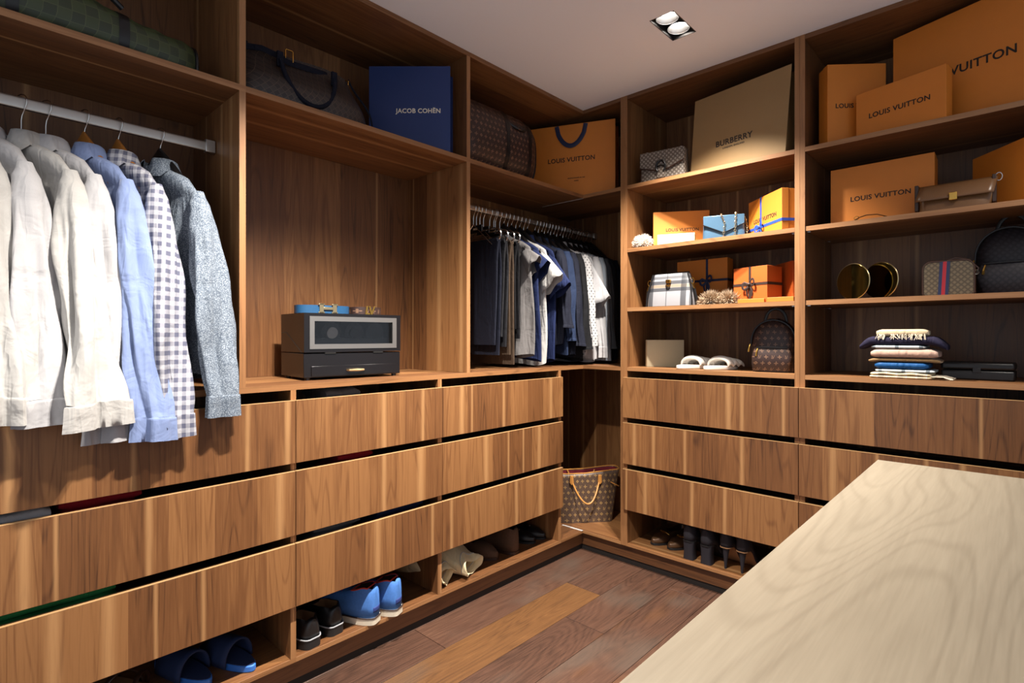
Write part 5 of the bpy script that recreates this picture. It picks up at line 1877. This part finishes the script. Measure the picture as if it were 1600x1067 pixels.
dust_bag('crumpled cream dust bag nearest the cabinet panel', (-0.035, -0.965, ZL), pi / 2 + 0.25, 0.32, 0.12, 0.15, 3)
dust_bag('crumpled cream dust bag with an upturned corner beside the suede shoes', (-0.020, -0.830, ZL), pi / 2 + 0.30, 0.33, 0.165, 0.165, 8)
shoe('suede_shoe', 'brown suede moccasin toe forward next to the dust bags', (-0.345, -0.690, ZL), -pi / 2 + 0.25, L=0.285, upper=suede_brown, lining=brown_lea, sole_m=brown_lea, sole_h=0.012, hc=0.062, hv=0.060, ht=0.050, group='brown suede shoes')
shoe('suede_boot', 'brown suede ankle boot heel forward behind the moccasin', (-0.050, -0.500, ZL), pi / 2 + 0.15, L=0.28, upper=suede_brown, lining=brown_lea, sole_m=brown_lea, sole_h=0.014, hc=0.115, hv=0.075, ht=0.05, open_=(0.07, 0.36), group='brown suede shoes', cat='boot')
stud = plain('pale_stud', (214, 206, 192), 0.3, 0.4)
for i, (y, lb) in enumerate(((-0.385, 'black studded flat shoe farther from the corner'), (-0.300, 'black studded flat shoe nearest the corner'))):
    t = shoe('studded_flat', lb, (-0.330, y, ZL), -pi / 2 + 0.20, L=0.26, Wd=0.088, upper=black_lea, lining=brown_lea, sole_m=black_sole, sole_h=0.010, hc=0.050, hv=0.046, ht=0.036, group='studded flats')
    for r_ in range(3):
        for c_ in range(-2, 3):
            px, py = c_ * 0.013, 0.165 + r_ * 0.016
            build('stud', MB().ball((px, py, 0.053 - 0.006 * r_ - abs(c_) * 0.0035), 0.0036, 6, 4), stud, t)

# right-hand shoes
for i, (x, lb) in enumerate(((0.425, 'bronze flat shoe with a gold chain nearest the corner'), (0.520, 'bronze flat shoe with a gold chain beside the block heels'))):
    t = shoe('flat_shoe', lb, (x + 0.035, 0.315, ZL), pi + 0.28 - 0.56, L=0.25, Wd=0.085, upper=bronze, lining=brown_lea, sole_m=black_sole, sole_h=0.010, hc=0.048, hv=0.046, ht=0.036, group='bronze flats')
    chain(t, [(-0.030, 0.165, 0.046), (-0.012, 0.172, 0.056), (0.012, 0.172, 0.056), (0.030, 0.165, 0.046)], r=0.004, m=gold, name='gold_chain')
for i, (x, lb) in enumerate(((0.612, 'charcoal block-heeled pump next to the bronze flats'), (0.700, 'charcoal block-heeled pump next to the stilettos'))):
    shoe('block_heel_pump', lb, (x, 0.018, ZL), -0.02, L=0.21, Wd=0.082, upper=black_pump, lining=brown_lea, sole_m=black_sole, sole_h=0.006, hc=0.074, hv=0.048, ht=0.036, heel=0.088, heel_kind='block', group='block-heeled pumps', open_=(0.09, 0.60))
for i, (x, lb) in enumerate(((0.788, 'charcoal stiletto pump nearer the block heels'), (0.865, 'charcoal stiletto pump nearer the blush shoe'))):
    shoe('stiletto_pump', lb, (x, 0.030, ZL), -0.05, L=0.195, Wd=0.076, upper=black_pump, lining=tan_lin, sole_m=tan_lin, sole_h=0.005, hc=0.068, hv=0.044, ht=0.032, heel=0.100, heel_kind='stiletto', pointy=2.2, group='stiletto pumps', open_=(0.09, 0.62))
shoe('round_toe_flat', 'blush suede flat with a rounded toe at the right of the shoe shelf', (0.975, 0.335, ZL), pi - 0.12, L=0.25, Wd=0.09, upper=blush, lining=blush, sole_m=tan_lin, sole_h=0.010, hc=0.055, hv=0.055, ht=0.048, group=None)

# ================================================================ clothes showing through the drawer gaps
def bundle(lb, x, y, z, wx, wy, h, mat, seed, cat='clothes', name='folded_clothes'):
    rng = random.Random(seed)
    q = rng.uniform(0, 6)
    t = thing(name, lb, cat, (x, y, z), 0, 'folded clothes in the drawers')
    R = []
    for i in range(17):
        e = i / 16
        sc = 0.5 + 0.5 * min(1, min(i, 16 - i) / 2)
        R.append([(px, lerp(-wy / 2, wy / 2, e), max(0, h / 2 + pz * sc * (0.86 + 0.14 * sin(7 * e + q)))) for px, pz in sup(wx / 2, h / 2, 24, 3)])
    build('lower_fold', MB().loft(R), mat, t, smooth=60)
    build('upper_fold', MB().loft([[(p[0] * 0.95, p[1] * 0.93, p[2] * 0.25 + h * 0.80) for p in r_] for r_ in R]), mat, t, smooth=60)
    return t


zd = [a + 0.031 for a, c in DZ]
bundle('green knitwear showing in the lowest gap of the wide drawers', -0.13, -2.34, zd[2], 0.22, 0.36, 0.205, green_c, 1)
bundle('red knitwear showing behind the shirts in the upper drawer gap', -0.14, -2.20, zd[1], 0.20, 0.20, 0.205, red_c, 2)
bundle('white folded shirt showing in the upper drawer gap at the left', -0.12, -2.40, zd[1], 0.22, 0.19, 0.200, white_c, 3)
bundle('grey folded top showing in the top gap below the watch cabinet', -0.13, -1.47, zd[0], 0.20, 0.15, 0.198, grey_c, 4)
bundle('red folded top showing in the middle gap below the watch cabinet', -0.13, -1.42, zd[1], 0.20, 0.16, 0.203, red_c, 5)
bundle('grey folded jumper showing in the lower gap above the black loafers', -0.13, -1.50, zd[2], 0.22, 0.20, 0.203, midgrey_c, 6)
bundle('navy folded jumper showing in the lower gap above the blue boots', -0.13, -1.22, zd[2], 0.22, 0.24, 0.203, navy_c, 7)
